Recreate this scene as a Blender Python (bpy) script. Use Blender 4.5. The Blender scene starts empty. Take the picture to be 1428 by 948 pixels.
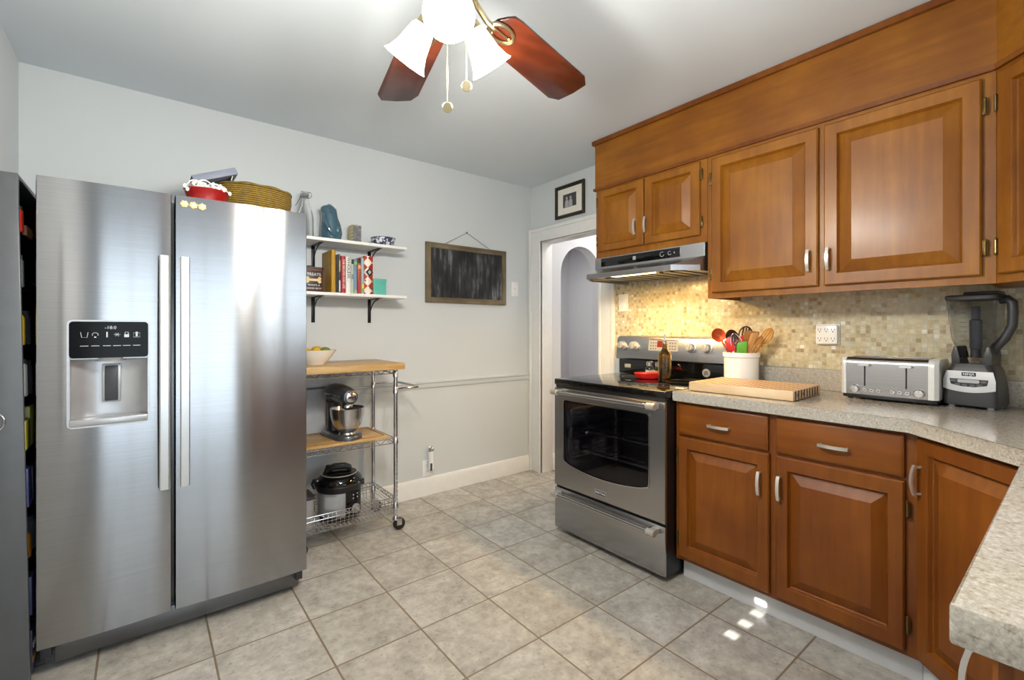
import bpy, bmesh, math, random
from mathutils import Vector, Matrix
random.seed(7)
S = bpy.context.scene
COL = S.collection
R = math.radians
PI = math.pi

# ------------------------------------------------------------------ camera
YAW = 0.6714
cam = bpy.data.cameras.new('camera'); camo = bpy.data.objects.new('camera', cam); COL.objects.link(camo)
camo.location = (-2.6312, -3.0531, 1.2186); camo.rotation_euler = (PI/2, 0, -YAW)
cam.sensor_width = 36; cam.lens = 36*646.28/1428; cam.shift_y = (458.15-474)/1428
cam.clip_start = 0.02
S.camera = camo

# ------------------------------------------------------------------ world, light, exposure
w = bpy.data.worlds.new('sky'); S.world = w; w.use_nodes = True
WB = w.node_tree.nodes['Background']; WB.inputs['Color'].default_value = (0.72, 0.86, 1.0, 1); WB.inputs['Strength'].default_value = 1.0
S.view_settings.view_transform = 'Standard'; S.view_settings.look = 'None'
S.view_settings.gamma = 1; S.view_settings.use_curve_mapping = False
S.view_settings.exposure = 0.42

def area(name, loc, rot, sx, sy, power, col):
    l = bpy.data.lights.new(name, 'AREA'); l.shape = 'RECTANGLE'; l.size = sx; l.size_y = sy
    l.energy = power; l.color = col
    o = bpy.data.objects.new(name, l); COL.objects.link(o); o.location = loc; o.rotation_euler = rot
    return o
# sink window daylight; patio door, hall and far room lights are added fill
area('sink_window_daylight', (-1.25, -3.66, 1.55), (R(90), 0, 0), 1.0, 0.95, 6.5, (0.92, 0.96, 1.0))
area('patio_door_fill', (-2.55, -5.05, 1.1), (R(90), 0, 0), 1.5, 2.0, 20, (0.82, 0.93, 1.0))
area('hall_fill', (0.9, -0.70, 2.42), (0, 0, 0), 0.9, 0.6, 13, (1.0, 0.95, 0.89))
area('far_room_fill', (1.1, 1.0, 2.42), (0, 0, 0), 1.2, 1.0, 17, (1.0, 0.96, 0.91))

sun = bpy.data.lights.new('sun', 'SUN'); sun.energy = 16; sun.angle = R(.3); sun.color = (1.0, .97, .92)
suno = bpy.data.objects.new('sun', sun); COL.objects.link(suno); suno.location = (-6, -2.15, 3)
suno.rotation_euler = (0, -(PI/2-math.atan(.4545)), 0)     # shines towards +x, 24 degrees up

# ------------------------------------------------------------------ material helpers
def lin(c):
    return tuple((x/12.92 if x <= 0.04045 else ((x+0.055)/1.055)**2.4) for x in (v/255 for v in c)) + (1,)
class N:
    def __init__(s, name):
        s.m = bpy.data.materials.new(name); s.m.use_nodes = True
        s.t = s.m.node_tree; s.b = s.t.nodes['Principled BSDF']
    def n(s, typ, **kw):
        x = s.t.nodes.new(typ)
        for k, v in kw.items():
            if hasattr(x, k) and k not in ('Scale',): setattr(x, k, v)
            else: x.inputs[k].default_value = v
        return x
    def l(s, a, b): s.t.links.new(a, b)
    def coord(s, scale=(1, 1, 1), which='Object', loc=(0, 0, 0)):
        c = s.n('ShaderNodeTexCoord'); m = s.n('ShaderNodeMapping'); m.inputs['Scale'].default_value = scale; m.inputs['Location'].default_value = loc
        s.l(c.outputs[which], m.inputs['Vector']); return m.outputs['Vector']
    def noise(s, vec, scale, detail=4, rough=.5):
        x = s.n('ShaderNodeTexNoise'); x.inputs['Scale'].default_value = scale; x.inputs['Detail'].default_value = detail
        x.inputs['Roughness'].default_value = rough; s.l(vec, x.inputs['Vector']); return x.outputs['Fac']
    def ramp(s, fac, stops, const=False):
        x = s.n('ShaderNodeValToRGB'); e = x.color_ramp.elements
        while len(e) < len(stops): e.new(0.5)
        for i, (p, c) in enumerate(stops): e[i].position = p; e[i].color = c if len(c) == 4 else lin(c)
        if const: x.color_ramp.interpolation = 'CONSTANT'
        s.l(fac, x.inputs['Fac']); return x.outputs['Color']
    def math(s, op, a, b=None):
        x = s.n('ShaderNodeMath'); x.operation = op
        for i, v in enumerate((a, b)):
            if v is None: continue
            if isinstance(v, (int, float)): x.inputs[i].default_value = v
            else: s.l(v, x.inputs[i])
        return x.outputs[0]
    def mix(s, fac, a, b, mode='MIX'):
        x = s.n('ShaderNodeMix'); x.data_type = 'RGBA'; x.blend_type = mode
        for i, v in ((0, fac), (6, a), (7, b)):
            if isinstance(v, (int, float)): x.inputs[i].default_value = v
            elif isinstance(v, tuple): x.inputs[i].default_value = v if len(v) == 4 else lin(v)
            else: s.l(v, x.inputs[i])
        return x.outputs[2]
    def bump(s, h, strength=.2, dist=.002):
        x = s.n('ShaderNodeBump'); x.inputs['Strength'].default_value = strength; x.inputs['Distance'].default_value = dist
        s.l(h, x.inputs['Height']); s.l(x.outputs[0], s.b.inputs['Normal'])
    def col(s, c): s.l(c, s.b.inputs['Base Color'])
    def set(s, **k):
        for a, v in k.items(): s.b.inputs[a.replace('_', ' ')].default_value = v
        return s.m
def plain(name, rgb, rough=.5, metal=0, var=.06, **k):
    """A procedural paint/plastic/metal: slight mottling of its own colour."""
    q = N(name); c = lin(rgb); v = q.coord((1, 1, 1))
    f = q.noise(v, 18, 3)
    a = tuple(max(0, x*(1-var)) for x in c[:3])+(1,); b = tuple(min(1, x*(1+var)) for x in c[:3])+(1,)
    q.col(q.ramp(f, [(.3, a), (.7, b)])); q.set(Roughness=rough, Metallic=metal, **k); return q.m
def wood(name, dark, mid, light, axis='z', rough=.42, scale=1.0, coat=.12):
    q = N(name); st = {'z': (14, 14, 1.2), 'x': (1.2, 14, 14), 'y': (14, 1.2, 14)}[axis]
    v = q.coord(st); f = q.noise(v, 2.2*scale, 6, .6)
    v2 = q.coord((1.5, 1.5, 1.5)); g = q.noise(v2, 2.5, 3)
    h = q.math('ADD', q.math('MULTIPLY', f, .45), q.math('MULTIPLY', g, .55))
    q.col(q.ramp(h, [(.36, dark), (.5, mid), (.64, light)]))
    q.bump(f, .05, .001); q.set(Roughness=rough, Coat_Weight=coat, Coat_Roughness=.2, Specular_IOR_Level=.35); return q.m
def steel(name, rgb=(176, 176, 178), rough=.27, aniso=.6, rot=0.0, streak='x'):
    q = N(name); st = {'x': (1, 1, 160), 'z': (160, 160, 1)}[streak]
    v = q.coord(st); f = q.noise(v, 3, 3)
    c = lin(rgb); q.col(q.ramp(f, [(.3, tuple(x*.94 for x in c[:3])+(1,)), (.7, tuple(min(1, x*1.05) for x in c[:3])+(1,))]))
    t = q.n('ShaderNodeTangent'); t.direction_type = 'RADIAL'; t.axis = 'Z'; q.l(t.outputs[0], q.b.inputs['Tangent'])
    q.set(Metallic=1, Roughness=rough, Anisotropic=aniso, Anisotropic_Rotation=rot); return q.m
def emit(name, rgb, strength, base=(240, 240, 235)):
    q = N(name); v = q.coord(); f = q.noise(v, 10, 2); q.col(q.ramp(f, [(.3, base), (.7, base)]))
    q.set(Emission_Color=lin(rgb), Emission_Strength=strength, Roughness=.3); return q.m
def glass(name, rgb=(255, 255, 255), rough=.02, ior=1.45, trans=1.0):
    q = N(name); v = q.coord(); f = q.noise(v, 6, 2); q.col(q.ramp(f, [(.3, rgb), (.7, rgb)]))
    q.set(Transmission_Weight=trans, Roughness=rough, IOR=ior); return q.m

# ------------------------------------------------------------------ materials
M = {}
def wallpaint(name, rgb, rough=.6):
    q = N(name); v = q.coord(); f = q.noise(v, 240, 2); g = q.noise(v, 1.3, 2)
    c = lin(rgb); q.col(q.ramp(g, [(.3, tuple(x*.985 for x in c[:3])+(1,)), (.7, tuple(min(1, x*1.01) for x in c[:3])+(1,))]))
    q.bump(f, .06, .0006); q.set(Roughness=rough); return q.m
M['wall'] = wallpaint('wall_paint', (204, 209, 211))
M['hall'] = wallpaint('hall_paint', (212, 213, 216))
M['ceil'] = wallpaint('ceiling_paint', (214, 222, 228), .8)
M['nook'] = wallpaint('nook_tan_paint', (128, 98, 74))
M['trim'] = plain('trim_paint', (226, 227, 225), .35, var=.02)
M['white'] = plain('white_paint', (232, 232, 230), .4, var=.02)
M['kick'] = plain('toe_kick_vinyl', (205, 208, 212), .4, var=.03)
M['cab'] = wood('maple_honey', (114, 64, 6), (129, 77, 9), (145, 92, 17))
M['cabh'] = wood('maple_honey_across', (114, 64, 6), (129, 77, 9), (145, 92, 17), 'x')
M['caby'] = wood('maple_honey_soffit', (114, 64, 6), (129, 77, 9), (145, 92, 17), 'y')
M['cabl'] = wood('maple_honey_shaded', (100, 49, 4), (112, 59, 6), (126, 71, 11))  # same maple as the uppers, colour darkened for the weaker light below
M['cablh'] = wood('maple_honey_shaded_across', (100, 49, 4), (112, 59, 6), (126, 71, 11), 'x')
M['cabin'] = plain('cabinet_inside', (70, 42, 20), .6)
M['blade'] = wood('cherry_blade', (50, 17, 6), (66, 24, 9), (82, 34, 15), 'x', .3)
M['steel'] = steel('brushed_steel')
M['fsteel'] = steel('fridge_steel', (156, 156, 158), .16, .95, .25)
M['hsteel'] = plain('handle_satin_steel', (206, 206, 206), .32, .9, .02)
M['steelv'] = steel('brushed_steel_upright', (200, 200, 202), .22, .5, .25, 'z')
M['dsteel'] = steel('dark_steel', (120, 122, 126), .35, .4)
M['chrome'] = plain('chrome', (215, 215, 218), .12, 1, .02)
M['nickel'] = plain('satin_nickel', (214, 210, 203), .3, .75, .03)
M['brass'] = plain('brushed_brass', (188, 174, 138), .28, 1, .05)
M['abrass'] = plain('antique_brass', (120, 100, 62), .35, 1, .08)
M['black'] = plain('black_plastic', (22, 22, 24), .35)
M['matt'] = plain('pantry_shade_black', (10, 10, 11), .9, Specular_IOR_Level=.1)  # pantry inner faces coloured black to stand for the shade inside
M['cpanel'] = plain('black_touch_panel', (6, 6, 7), .1, Specular_IOR_Level=.12)
M['gloss'] = plain('black_gloss', (8, 8, 9), .06)
M['dark'] = plain('dark_iron', (42, 40, 42), .38, .6)
M['mixer'] = plain('graphite_enamel', (86, 87, 92), .3, .5, Coat_Weight=.3)
M['grey'] = plain('grey_plastic', (88, 90, 94), .4)
M['dgrey'] = plain('charcoal_plastic', (52, 53, 57), .45)
M['lgrey'] = plain('light_grey_plastic', (170, 172, 176), .4)
M['silver'] = plain('silver_plastic', (176, 177, 180), .3, .55)
M['pantry'] = plain('pantry_metal_paint', (92, 95, 98), .4, .3, .05)
M['rubber'] = plain('black_rubber', (24, 23, 24), .6)
M['glass'] = glass('clear_glass')
M['winglass'] = glass('window_glass', (245, 250, 250), 0.0, 1.02)
M['smoke'] = glass('clear_smoked_plastic', (226, 228, 232), .06, 1.14)
M['oilglass'] = glass('amber_bottle_glass', (196, 160, 70), .03)
M['spice'] = plain('spice', (214, 182, 110), .8)
M['oven'] = glass('tinted_oven_glass', (176, 176, 190), .02, 1.45)
M['cavity'] = plain('oven_enamel', (74, 74, 90), .35, var=.2)
M['bamboo'] = wood('bamboo', (160, 122, 72), (184, 148, 96), (204, 172, 122), 'x', .4, 1.4, .1)
M['fwood'] = wood('weathered_frame', (84, 72, 54), (112, 98, 76), (138, 124, 100), 'x', .7, 1, 0)
M['fwoodv'] = wood('weathered_frame_upright', (84, 72, 54), (112, 98, 76), (138, 124, 100), 'z', .7, 1, 0)
M['pframe'] = wood('espresso_frame', (28, 20, 14), (40, 30, 20), (58, 44, 30), 'x', .4, 1, 0)
M['paper'] = plain('paper', (228, 226, 216), .8, var=.03)
M['red'] = plain('red_glaze', (150, 22, 18), .2, Coat_Weight=.5)
M['redsil'] = plain('red_silicone', (206, 30, 28), .35)
M['green'] = plain('green_silicone', (98, 168, 52), .45)
M['orange'] = plain('orange_silicone', (168, 70, 30), .4)
M['spoonw'] = wood('spoon_wood', (150, 104, 54), (178, 130, 74), (202, 158, 100), 'z', .6, 1, 0)
M['spoond'] = wood('spoon_wood_dark', (120, 78, 34), (146, 98, 44), (168, 120, 62), 'z', .6, 1, 0)
M['spoono'] = wood('spoon_olive_wood', (176, 112, 34), (202, 140, 56), (220, 164, 80), 'z', .5, 1, 0)
M['spoonb'] = plain('dark_brown_nylon', (52, 22, 16), .35)
M['ceramic'] = plain('white_ceramic', (238, 237, 232), .2, var=.015, Coat_Weight=.4)
M['teal'] = plain('teal_card', (88, 176, 160), .6)
M['fish'] = plain('blue_glaze', (58, 92, 108), .15, var=.12, Coat_Weight=.6)
M['lemon'] = plain('lemon_skin', (214, 168, 40), .45, var=.1)
M['lime'] = plain('lime_skin', (112, 122, 40), .45, var=.15)
M['ink'] = plain('black_ink', (24, 24, 26), .6)
M['cream'] = plain('cream_print', (222, 196, 146), .6)
M['whiteprint'] = plain('white_print', (232, 232, 232), .5)
M['brown'] = plain('dark_brown_enamel', (48, 28, 20), .4)
M['rust'] = plain('rusty_tin_edge', (120, 66, 36), .5, .2, .2)
M['shade'] = emit('lit_frosted_glass', (255, 240, 212), 2.6)
M['bulb'] = emit('lit_bulb', (255, 240, 212), 8.0)
M['hoodlamp'] = emit('lit_hood_lens', (255, 220, 140), 4.0)
M['icon'] = emit('display_icons', (200, 206, 212), .35, (150, 154, 158))
M['led'] = emit('display_red', (170, 50, 26), .12, (96, 30, 16))
M['hallfloor'] = wood('hall_red_oak', (96, 50, 34), (124, 70, 48), (146, 90, 64), 'x', .4)

def floor_mat():
    q = N('floor_tile'); T = .338; OX, OY = -1.74993, -1.35069
    c = q.n('ShaderNodeTexCoord'); sp = q.n('ShaderNodeSeparateXYZ'); q.l(c.outputs['Object'], sp.inputs[0])
    u = q.math('DIVIDE', q.math('SUBTRACT', sp.outputs[0], OX), T); v = q.math('DIVIDE', q.math('SUBTRACT', sp.outputs[1], OY), T)
    def edge(a):
        f = q.math('FRACT', a); return q.math('MINIMUM', f, q.math('SUBTRACT', 1.0, f))
    d = q.math('MINIMUM', edge(u), edge(v))
    wob = q.noise(c.outputs['Object'], 30, 2)
    grout = q.math('LESS_THAN', q.math('ADD', d, q.math('MULTIPLY', q.math('SUBTRACT', wob, .5), .004)), .0105)
    cmb = q.n('ShaderNodeCombineXYZ'); q.l(q.math('FLOOR', u), cmb.inputs[0]); q.l(q.math('FLOOR', v), cmb.inputs[1])
    wn = q.n('ShaderNodeTexWhiteNoise'); wn.noise_dimensions = '3D'; q.l(cmb.outputs[0], wn.inputs['Vector'])
    off = q.n('ShaderNodeVectorMath'); off.operation = 'MULTIPLY_ADD'; q.l(wn.outputs['Color'], off.inputs[0]); off.inputs[1].default_value = (9, 9, 9); q.l(c.outputs['Object'], off.inputs[2])
    n1 = q.noise(off.outputs[0], 7, 8, .68); n2 = q.noise(off.outputs[0], 26, 6, .7); n3 = q.noise(off.outputs[0], 60, 3, .6)
    h = q.math('ADD', q.math('MULTIPLY', n1, .55), q.math('MULTIPLY', n2, .45))
    col = q.ramp(h, [(.34, (140, 138, 133)), (.46, (164, 161, 155)), (.56, (180, 177, 171)), (.70, (202, 199, 194))])
    speck = q.ramp(n3, [(.30, (150, 138, 120)), (.40, (255, 255, 255))])
    col = q.mix(.35, col, speck, 'MULTIPLY')
    tone = q.ramp(wn.outputs['Value'], [(0, (242, 240, 236)), (1, (255, 255, 255))])
    col = q.mix(1.0, col, tone, 'MULTIPLY')
    q.col(q.mix(grout, col, (112, 98, 80)))
    hb = q.math('SUBTRACT', q.math('MULTIPLY', n2, .3), grout); q.bump(hb, .25, .002)
    q.set(Roughness=.3); rg = q.math('ADD', q.math('MULTIPLY', grout, .45), .27); q.l(rg, q.b.inputs['Roughness'])
    return q.m
M['floor'] = floor_mat()
def granite(name):
    q = N(name); v = q.coord()
    n1 = q.noise(v, 190, 3, .6); n2 = q.noise(v, 75, 3, .6); n3 = q.noise(v, 5, 3)
    a = q.ramp(n1, [(.30, (74, 64, 52)), (.40, (146, 138, 126)), (.56, (178, 173, 164)), (.68, (212, 209, 202))])
    b = q.ramp(n2, [(.30, (78, 66, 52)), (.40, (166, 158, 144)), (.62, (178, 172, 162)), (.72, (216, 212, 204))])
    col = q.mix(.5, a, b); col = q.mix(.12, col, q.ramp(n3, [(.35, (186, 168, 138)), (.65, (206, 206, 206))]))
    q.col(col); q.set(Roughness=.22, Coat_Weight=.2, Coat_Roughness=.1); return q.m
M['granite'] = granite('speckled_stone')
def mosaic():
    q = N('glass_mosaic'); T = .0197
    c = q.n('ShaderNodeTexCoord'); sp = q.n('ShaderNodeSeparateXYZ'); q.l(c.outputs['Object'], sp.inputs[0])
    u = q.math('DIVIDE', sp.outputs[0], T); v = q.math('DIVIDE', sp.outputs[2], T)
    def edge(a):
        f = q.math('FRACT', a); return q.math('MINIMUM', f, q.math('SUBTRACT', 1.0, f))
    d = q.math('MINIMUM', edge(u), edge(v)); grout = q.math('LESS_THAN', d, .055)
    cmb = q.n('ShaderNodeCombineXYZ'); q.l(q.math('FLOOR', u), cmb.inputs[0]); q.l(q.math('FLOOR', v), cmb.inputs[1])
    wn = q.n('ShaderNodeTexWhiteNoise'); wn.noise_dimensions = '3D'; q.l(cmb.outputs[0], wn.inputs['Vector'])
    col = q.ramp(wn.outputs['Value'], [(0, (146, 126, 86)), (.07, (168, 150, 106)), (.22, (186, 172, 128)), (.50, (194, 182, 144)), (.74, (184, 180, 154)), (.88, (204, 198, 170)), (.97, (230, 228, 216))], True)
    n = q.noise(c.outputs['Object'], 60, 3); col = q.mix(.25, col, q.ramp(n, [(.3, (150, 132, 100)), (.7, (250, 246, 236))]))
    q.col(q.mix(grout, col, (186, 178, 150)))
    q.bump(q.math('SUBTRACT', 1.0, grout), .35, .001)
    rr = q.math('ADD', q.math('MULTIPLY', q.math('FRACT', q.math('MULTIPLY', wn.outputs['Value'], 7.3)), .22), .14); q.l(rr, q.b.inputs['Roughness'])
    return q.m
M['mosaic'] = mosaic()
def chalk():
    q = N('chalkboard'); v = q.coord((22, 1, 3)); f = q.noise(v, 1.6, 6, .6); g = q.noise(q.coord((3, 1, 2)), 1.8, 4)
    h = q.math('MULTIPLY', f, g); q.col(q.ramp(h, [(.18, (22, 22, 24)), (.27, (52, 53, 55)), (.40, (118, 120, 122))])); q.set(Roughness=.75); return q.m
M['chalk'] = chalk()
def basketm():
    q = N('woven_seagrass'); v = q.coord()
    wv = q.n('ShaderNodeTexWave'); wv.wave_type = 'BANDS'; wv.bands_direction = 'Z'; wv.inputs['Scale'].default_value = 36; wv.inputs['Distortion'].default_value = 3.5; wv.inputs['Detail Scale'].default_value = 12; wv.inputs['Detail'].default_value = 2
    q.l(v, wv.inputs['Vector']); n = q.noise(v, 45, 3)
    h = q.math('ADD', q.math('MULTIPLY', wv.outputs['Fac'], .6), q.math('MULTIPLY', n, .4))
    q.col(q.ramp(h, [(.2, (78, 58, 14)), (.5, (138, 108, 32)), (.8, (176, 144, 58))])); q.bump(h, .8, .006); q.set(Roughness=.75); return q.m
M['basket'] = basketm()
def pattern(name, kind):
    q = N(name); v = q.coord()
    if kind == 'dots':
        vo = q.n('ShaderNodeTexVoronoi'); vo.inputs['Scale'].default_value = 46; vo.inputs['Randomness'].default_value = 0.0; q.l(v, vo.inputs['Vector'])
        q.col(q.ramp(vo.outputs['Distance'], [(0, (30, 26, 20)), (.36, (218, 200, 140))], True))
    elif kind == 'script':
        b = q.n('ShaderNodeTexBrick'); b.inputs['Scale'].default_value = 36; b.inputs['Color1'].default_value = lin((178, 178, 178)); b.inputs['Color2'].default_value = lin((120, 120, 124)); b.inputs['Mortar'].default_value = lin((28, 28, 32)); b.inputs['Mortar Size'].default_value = .05
        m = q.n('ShaderNodeMapping'); m.inputs['Rotation'].default_value = (R(90), 0, 0); q.l(v, m.inputs['Vector']); q.l(m.outputs[0], b.inputs['Vector']); q.col(b.outputs['Color'])
    elif kind == 'delft':
        f = q.noise(v, 55, 3, .6); q.col(q.ramp(f, [(.0, (52, 58, 88)), (.50, (216, 220, 226))], True))
    elif kind == 'retro':
        c = q.n('ShaderNodeTexChecker'); c.inputs['Scale'].default_value = 24; c.inputs['Color1'].default_value = lin((168, 44, 26)); c.inputs['Color2'].default_value = lin((226, 212, 194))
        m = q.n('ShaderNodeMapping'); m.inputs['Rotation'].default_value = (0, R(45), 0); m.inputs['Location'].default_value = (.01, .013, .0); q.l(v, m.inputs['Vector']); q.l(m.outputs[0], c.inputs['Vector'])
        vo = q.n('ShaderNodeTexVoronoi'); vo.inputs['Scale'].default_value = 26; q.l(v, vo.inputs['Vector'])
        q.col(q.mix(q.ramp(vo.outputs['Distance'], [(0, (255, 255, 255)), (.24, (0, 0, 0))], True), c.outputs['Color'], (120, 58, 42)))
    q.set(Roughness=.45); return q.m
for k in ('dots', 'script', 'delft', 'retro'): M[k] = pattern('print_'+k, k)
def butcher():
    """end-grain board: dark and light blocks"""
    q = N('end_grain_board'); c = q.n('ShaderNodeTexCoord'); sp = q.n('ShaderNodeSeparateXYZ'); q.l(c.outputs['Object'], sp.inputs[0])
    u = q.math('FLOOR', q.math('DIVIDE', sp.outputs[0], .026)); v = q.math('FLOOR', q.math('DIVIDE', sp.outputs[1], .026))
    ch = q.math('MODULO', q.math('ABSOLUTE', q.math('ADD', u, v)), 2.0)
    n = q.noise(c.outputs['Object'], 80, 3)
    col = q.mix(ch, (214, 186, 148), (168, 118, 82)); col = q.mix(.2, col, q.ramp(n, [(.3, (150, 110, 70)), (.7, (235, 210, 170))]))
    q.col(col); q.set(Roughness=.45); return q.m
M['butcher'] = butcher()
M['maple'] = wood('pale_maple_edge', (186, 156, 116), (208, 180, 142), (222, 198, 164), 'x', .5, 1.2, .1)
M['walnut'] = wood('walnut_stripe', (58, 34, 22), (78, 48, 32), (98, 64, 44), 'z', .5, 1.2, .1)

# ------------------------------------------------------------------ mesh builder
class MB:
    def __init__(s): s.bm = bmesh.new(); s.mi = 0; s.X = Matrix.Identity(4)
    def _add(s, t, smooth=True, recalc=True):
        if recalc: bmesh.ops.recalc_face_normals(t, faces=t.faces[:])
        vm = {v: s.bm.verts.new(s.X @ v.co) for v in t.verts}
        for f in t.faces:
            try: nf = s.bm.faces.new([vm[v] for v in f.verts])
            except ValueError: continue
            nf.material_index = s.mi; nf.smooth = smooth
        t.free(); return s
    def mat(s, i): s.mi = i; return s
    def box(s, x0, x1, y0, y1, z0, z1, bev=0, seg=2):
        t = bmesh.new(); bmesh.ops.create_cube(t, size=1)
        for v in t.verts: v.co = Vector(((x0+x1)/2+v.co.x*abs(x1-x0), (y0+y1)/2+v.co.y*abs(y1-y0), (z0+z1)/2+v.co.z*abs(z1-z0)))
        if bev: bmesh.ops.bevel(t, geom=t.edges[:], offset=bev, segments=seg, affect='EDGES', profile=.5)
        return s._add(t)
    def loft(s, loops, closed=True, cap0=True, cap1=True, ring=False):
        t = bmesh.new(); L = [[t.verts.new(p) for p in lp] for lp in loops]; n = len(L[0])
        pairs = list(zip(L[:-1], L[1:])) + ([(L[-1], L[0])] if ring else [])
        for a, b in pairs:
            for i in range(n if closed else n-1):
                j = (i+1) % n
                try: t.faces.new((a[i], a[j], b[j], b[i]))
                except ValueError: pass
        if cap0 and not ring: t.faces.new(L[0][::-1])
        if cap1 and not ring: t.faces.new(L[-1])
        bmesh.ops.remove_doubles(t, verts=t.verts[:], dist=1e-6)
        return s._add(t)
    def lathe(s, prof, c=(0, 0, 0), seg=28, axis='z', sx=1, sy=1, cap=True):
        loops = []
        for r, z in prof:
            r = max(r, 1e-5); lp = []
            for i in range(seg):
                a = 2*PI*i/seg; x, y = r*math.cos(a)*sx, r*math.sin(a)*sy
                p = {'z': (x, y, z), 'y': (x, -z, y), 'x': (z, x, y)}[axis]
                lp.append(Vector(p)+Vector(c))
            loops.append(lp)
        return s.loft(loops, True, cap, cap)
    def cyl(s, p0, p1, r0, r1=None, seg=14): return s.tube([p0, p1], r0, seg, r1=r1)
    def tube(s, pts, r, seg=8, closed=False, r1=None, flat=1.0):
        P = [Vector(p) for p in pts]; n = len(P); loops = []; up = None
        for i, p in enumerate(P):
            if closed: d = P[(i+1) % n]-P[i-1]
            else: d = P[min(i+1, n-1)]-P[max(i-1, 0)]
            d.normalize()
            if up is None:
                up = Vector((0, 0, 1)) if abs(d.z) < .9 else Vector((1, 0, 0))
            u = (up - d*up.dot(d)).normalized(); up = u; v = d.cross(u)
            rr = r if r1 is None else r+(r1-r)*i/(n-1)
            if isinstance(r, (list, tuple)): rr = r[i]
            loops.append([p+u*math.cos(2*PI*k/seg)*rr*flat+v*math.sin(2*PI*k/seg)*rr for k in range(seg)])
        return s.loft(loops, True, not closed, not closed, ring=closed)
    def prism(s, poly, plane, a, b, bev=0, seg=2):
        t = bmesh.new()
        f = {'xz': lambda p, d: (p[0], d, p[1]), 'xy': lambda p, d: (p[0], p[1], d), 'yz': lambda p, d: (d, p[0], p[1])}[plane]
        A = [t.verts.new(f(p, a)) for p in poly]; B = [t.verts.new(f(p, b)) for p in poly]; n = len(poly)
        t.faces.new(A); t.faces.new(B)
        for i in range(n): t.faces.new((A[i], A[(i+1) % n], B[(i+1) % n], B[i]))
        if bev: bmesh.ops.bevel(t, geom=t.edges[:], offset=bev, segments=seg, affect='EDGES', profile=.5)
        return s._add(t)
    def ell(s, c, rx, ry, rz, u=20, v=12):
        t = bmesh.new(); bmesh.ops.create_uvsphere(t, u_segments=u, v_segments=v, radius=1)
        for q in t.verts: q.co = Vector((q.co.x*rx+c[0], q.co.y*ry+c[1], q.co.z*rz+c[2]))
        return s._add(t)
    def build(s, name, mats, parent=None, loc=None, rot=None, ang=35, label=None):
        me = bpy.data.meshes.new(name); s.bm.normal_update(); s.bm.to_mesh(me); s.bm.free()
        for m in (mats if isinstance(mats, (list, tuple)) else [mats]): me.materials.append(M[m] if isinstance(m, str) else m)
        me.set_sharp_from_angle(angle=R(ang))
        o = bpy.data.objects.new(name, me); COL.objects.link(o)
        if parent: o.parent = parent
        if loc: o.location = loc
        if rot: o.rotation_euler = rot
        if label: o['label'] = label
        return o
def tag(o, label, cat, group=None):
    o['label'] = label; o['category'] = cat
    if group: o['group'] = group
    return o
def thing(name, label, cat, loc=(0, 0, 0), rz=0, group=None, rot=None):
    o = bpy.data.objects.new(name, None); COL.objects.link(o); o.empty_display_size = .05
    o.location = loc; o.rotation_euler = rot if rot else (0, 0, rz)
    return tag(o, label, cat, group)
def struct(mb, name, mats):
    o = mb.build(name, mats); o['kind'] = 'structure'; return o
def text(s, size, m, parent, loc, rot=(PI/2, 0, 0), name='lettering', ext=.0004, align='CENTER', sx=1):
    cu = bpy.data.curves.new('t', 'FONT'); cu.body = s; cu.size = size; cu.extrude = ext; cu.align_x = align; cu.align_y = 'CENTER'; cu.resolution_u = 3
    o = bpy.data.objects.new('t', cu); COL.objects.link(o); bpy.context.view_layer.update()
    me = bpy.data.meshes.new_from_object(o.evaluated_get(bpy.context.evaluated_depsgraph_get()))
    bpy.data.objects.remove(o); me.materials.clear(); me.materials.append(M[m]); me.name = name
    q = bpy.data.objects.new(name, me); COL.objects.link(q); q.parent = parent; q.location = loc; q.rotation_euler = rot; q.scale = (sx, 1, 1)
    return q
def copy_tree(o, parent=None):
    c = o.copy(); COL.objects.link(c)
    if parent: c.parent = parent
    for ch in list(o.children): copy_tree(ch, c)
    return c
def arc(cx, cy, r, a0, a1, n):
    return [(cx+r*math.cos(R(a0+(a1-a0)*i/n)), cy+r*math.sin(R(a0+(a1-a0)*i/n))) for i in range(n+1)]
def rrect(x0, x1, y0, y1, r, n=5):
    return arc(x1-r, y1-r, r, 0, 90, n)+arc(x0+r, y1-r, r, 90, 180, n)+arc(x0+r, y0+r, r, 180, 270, n)+arc(x1-r, y0+r, r, 270, 360, n)

CE = 2.435          # ceiling height
BK = -3.60          # rear wall
# ================================================================== SETTING
m = MB(); m.box(-3.35, .10, -5.2, .12, -.06, 0); struct(m, 'floor', 'floor')
m = MB(); m.box(.10, 2.6, -1.3, 2.2, -.06, -.002); struct(m, 'floor', 'hallfloor')
m = MB(); m.box(-3.35, 2.6, -5.2, 2.2, CE, CE+.06); struct(m, 'ceiling', 'ceil')
m = MB(); m.box(-3.2, .1, 0, .12, 0, CE); struct(m, 'wall_left', 'wall')
m = MB(); m.box(0, .1, -.15, 0, 0, CE); m.box(0, .1, BK-.1, -.785, 0, CE); m.box(0, .1, -.785, -.15, 1.951, CE); struct(m, 'wall_right', 'wall')
WY0, WY1, WZ0, WZ1 = -2.50, -1.80, .80, 1.60
m = MB(); m.box(-3.178, -3.078, -5.2, WY0, 0, CE); m.box(-3.178, -3.078, WY1, 0, 0, CE); m.box(-3.178, -3.078, WY0, WY1, 0, WZ0); m.box(-3.178, -3.078, WY0, WY1, WZ1, CE); struct(m, 'wall_end', 'wall')
m = MB()   # added unseen window; closed slatted blind notched to drop sun spots on the floor
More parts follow.
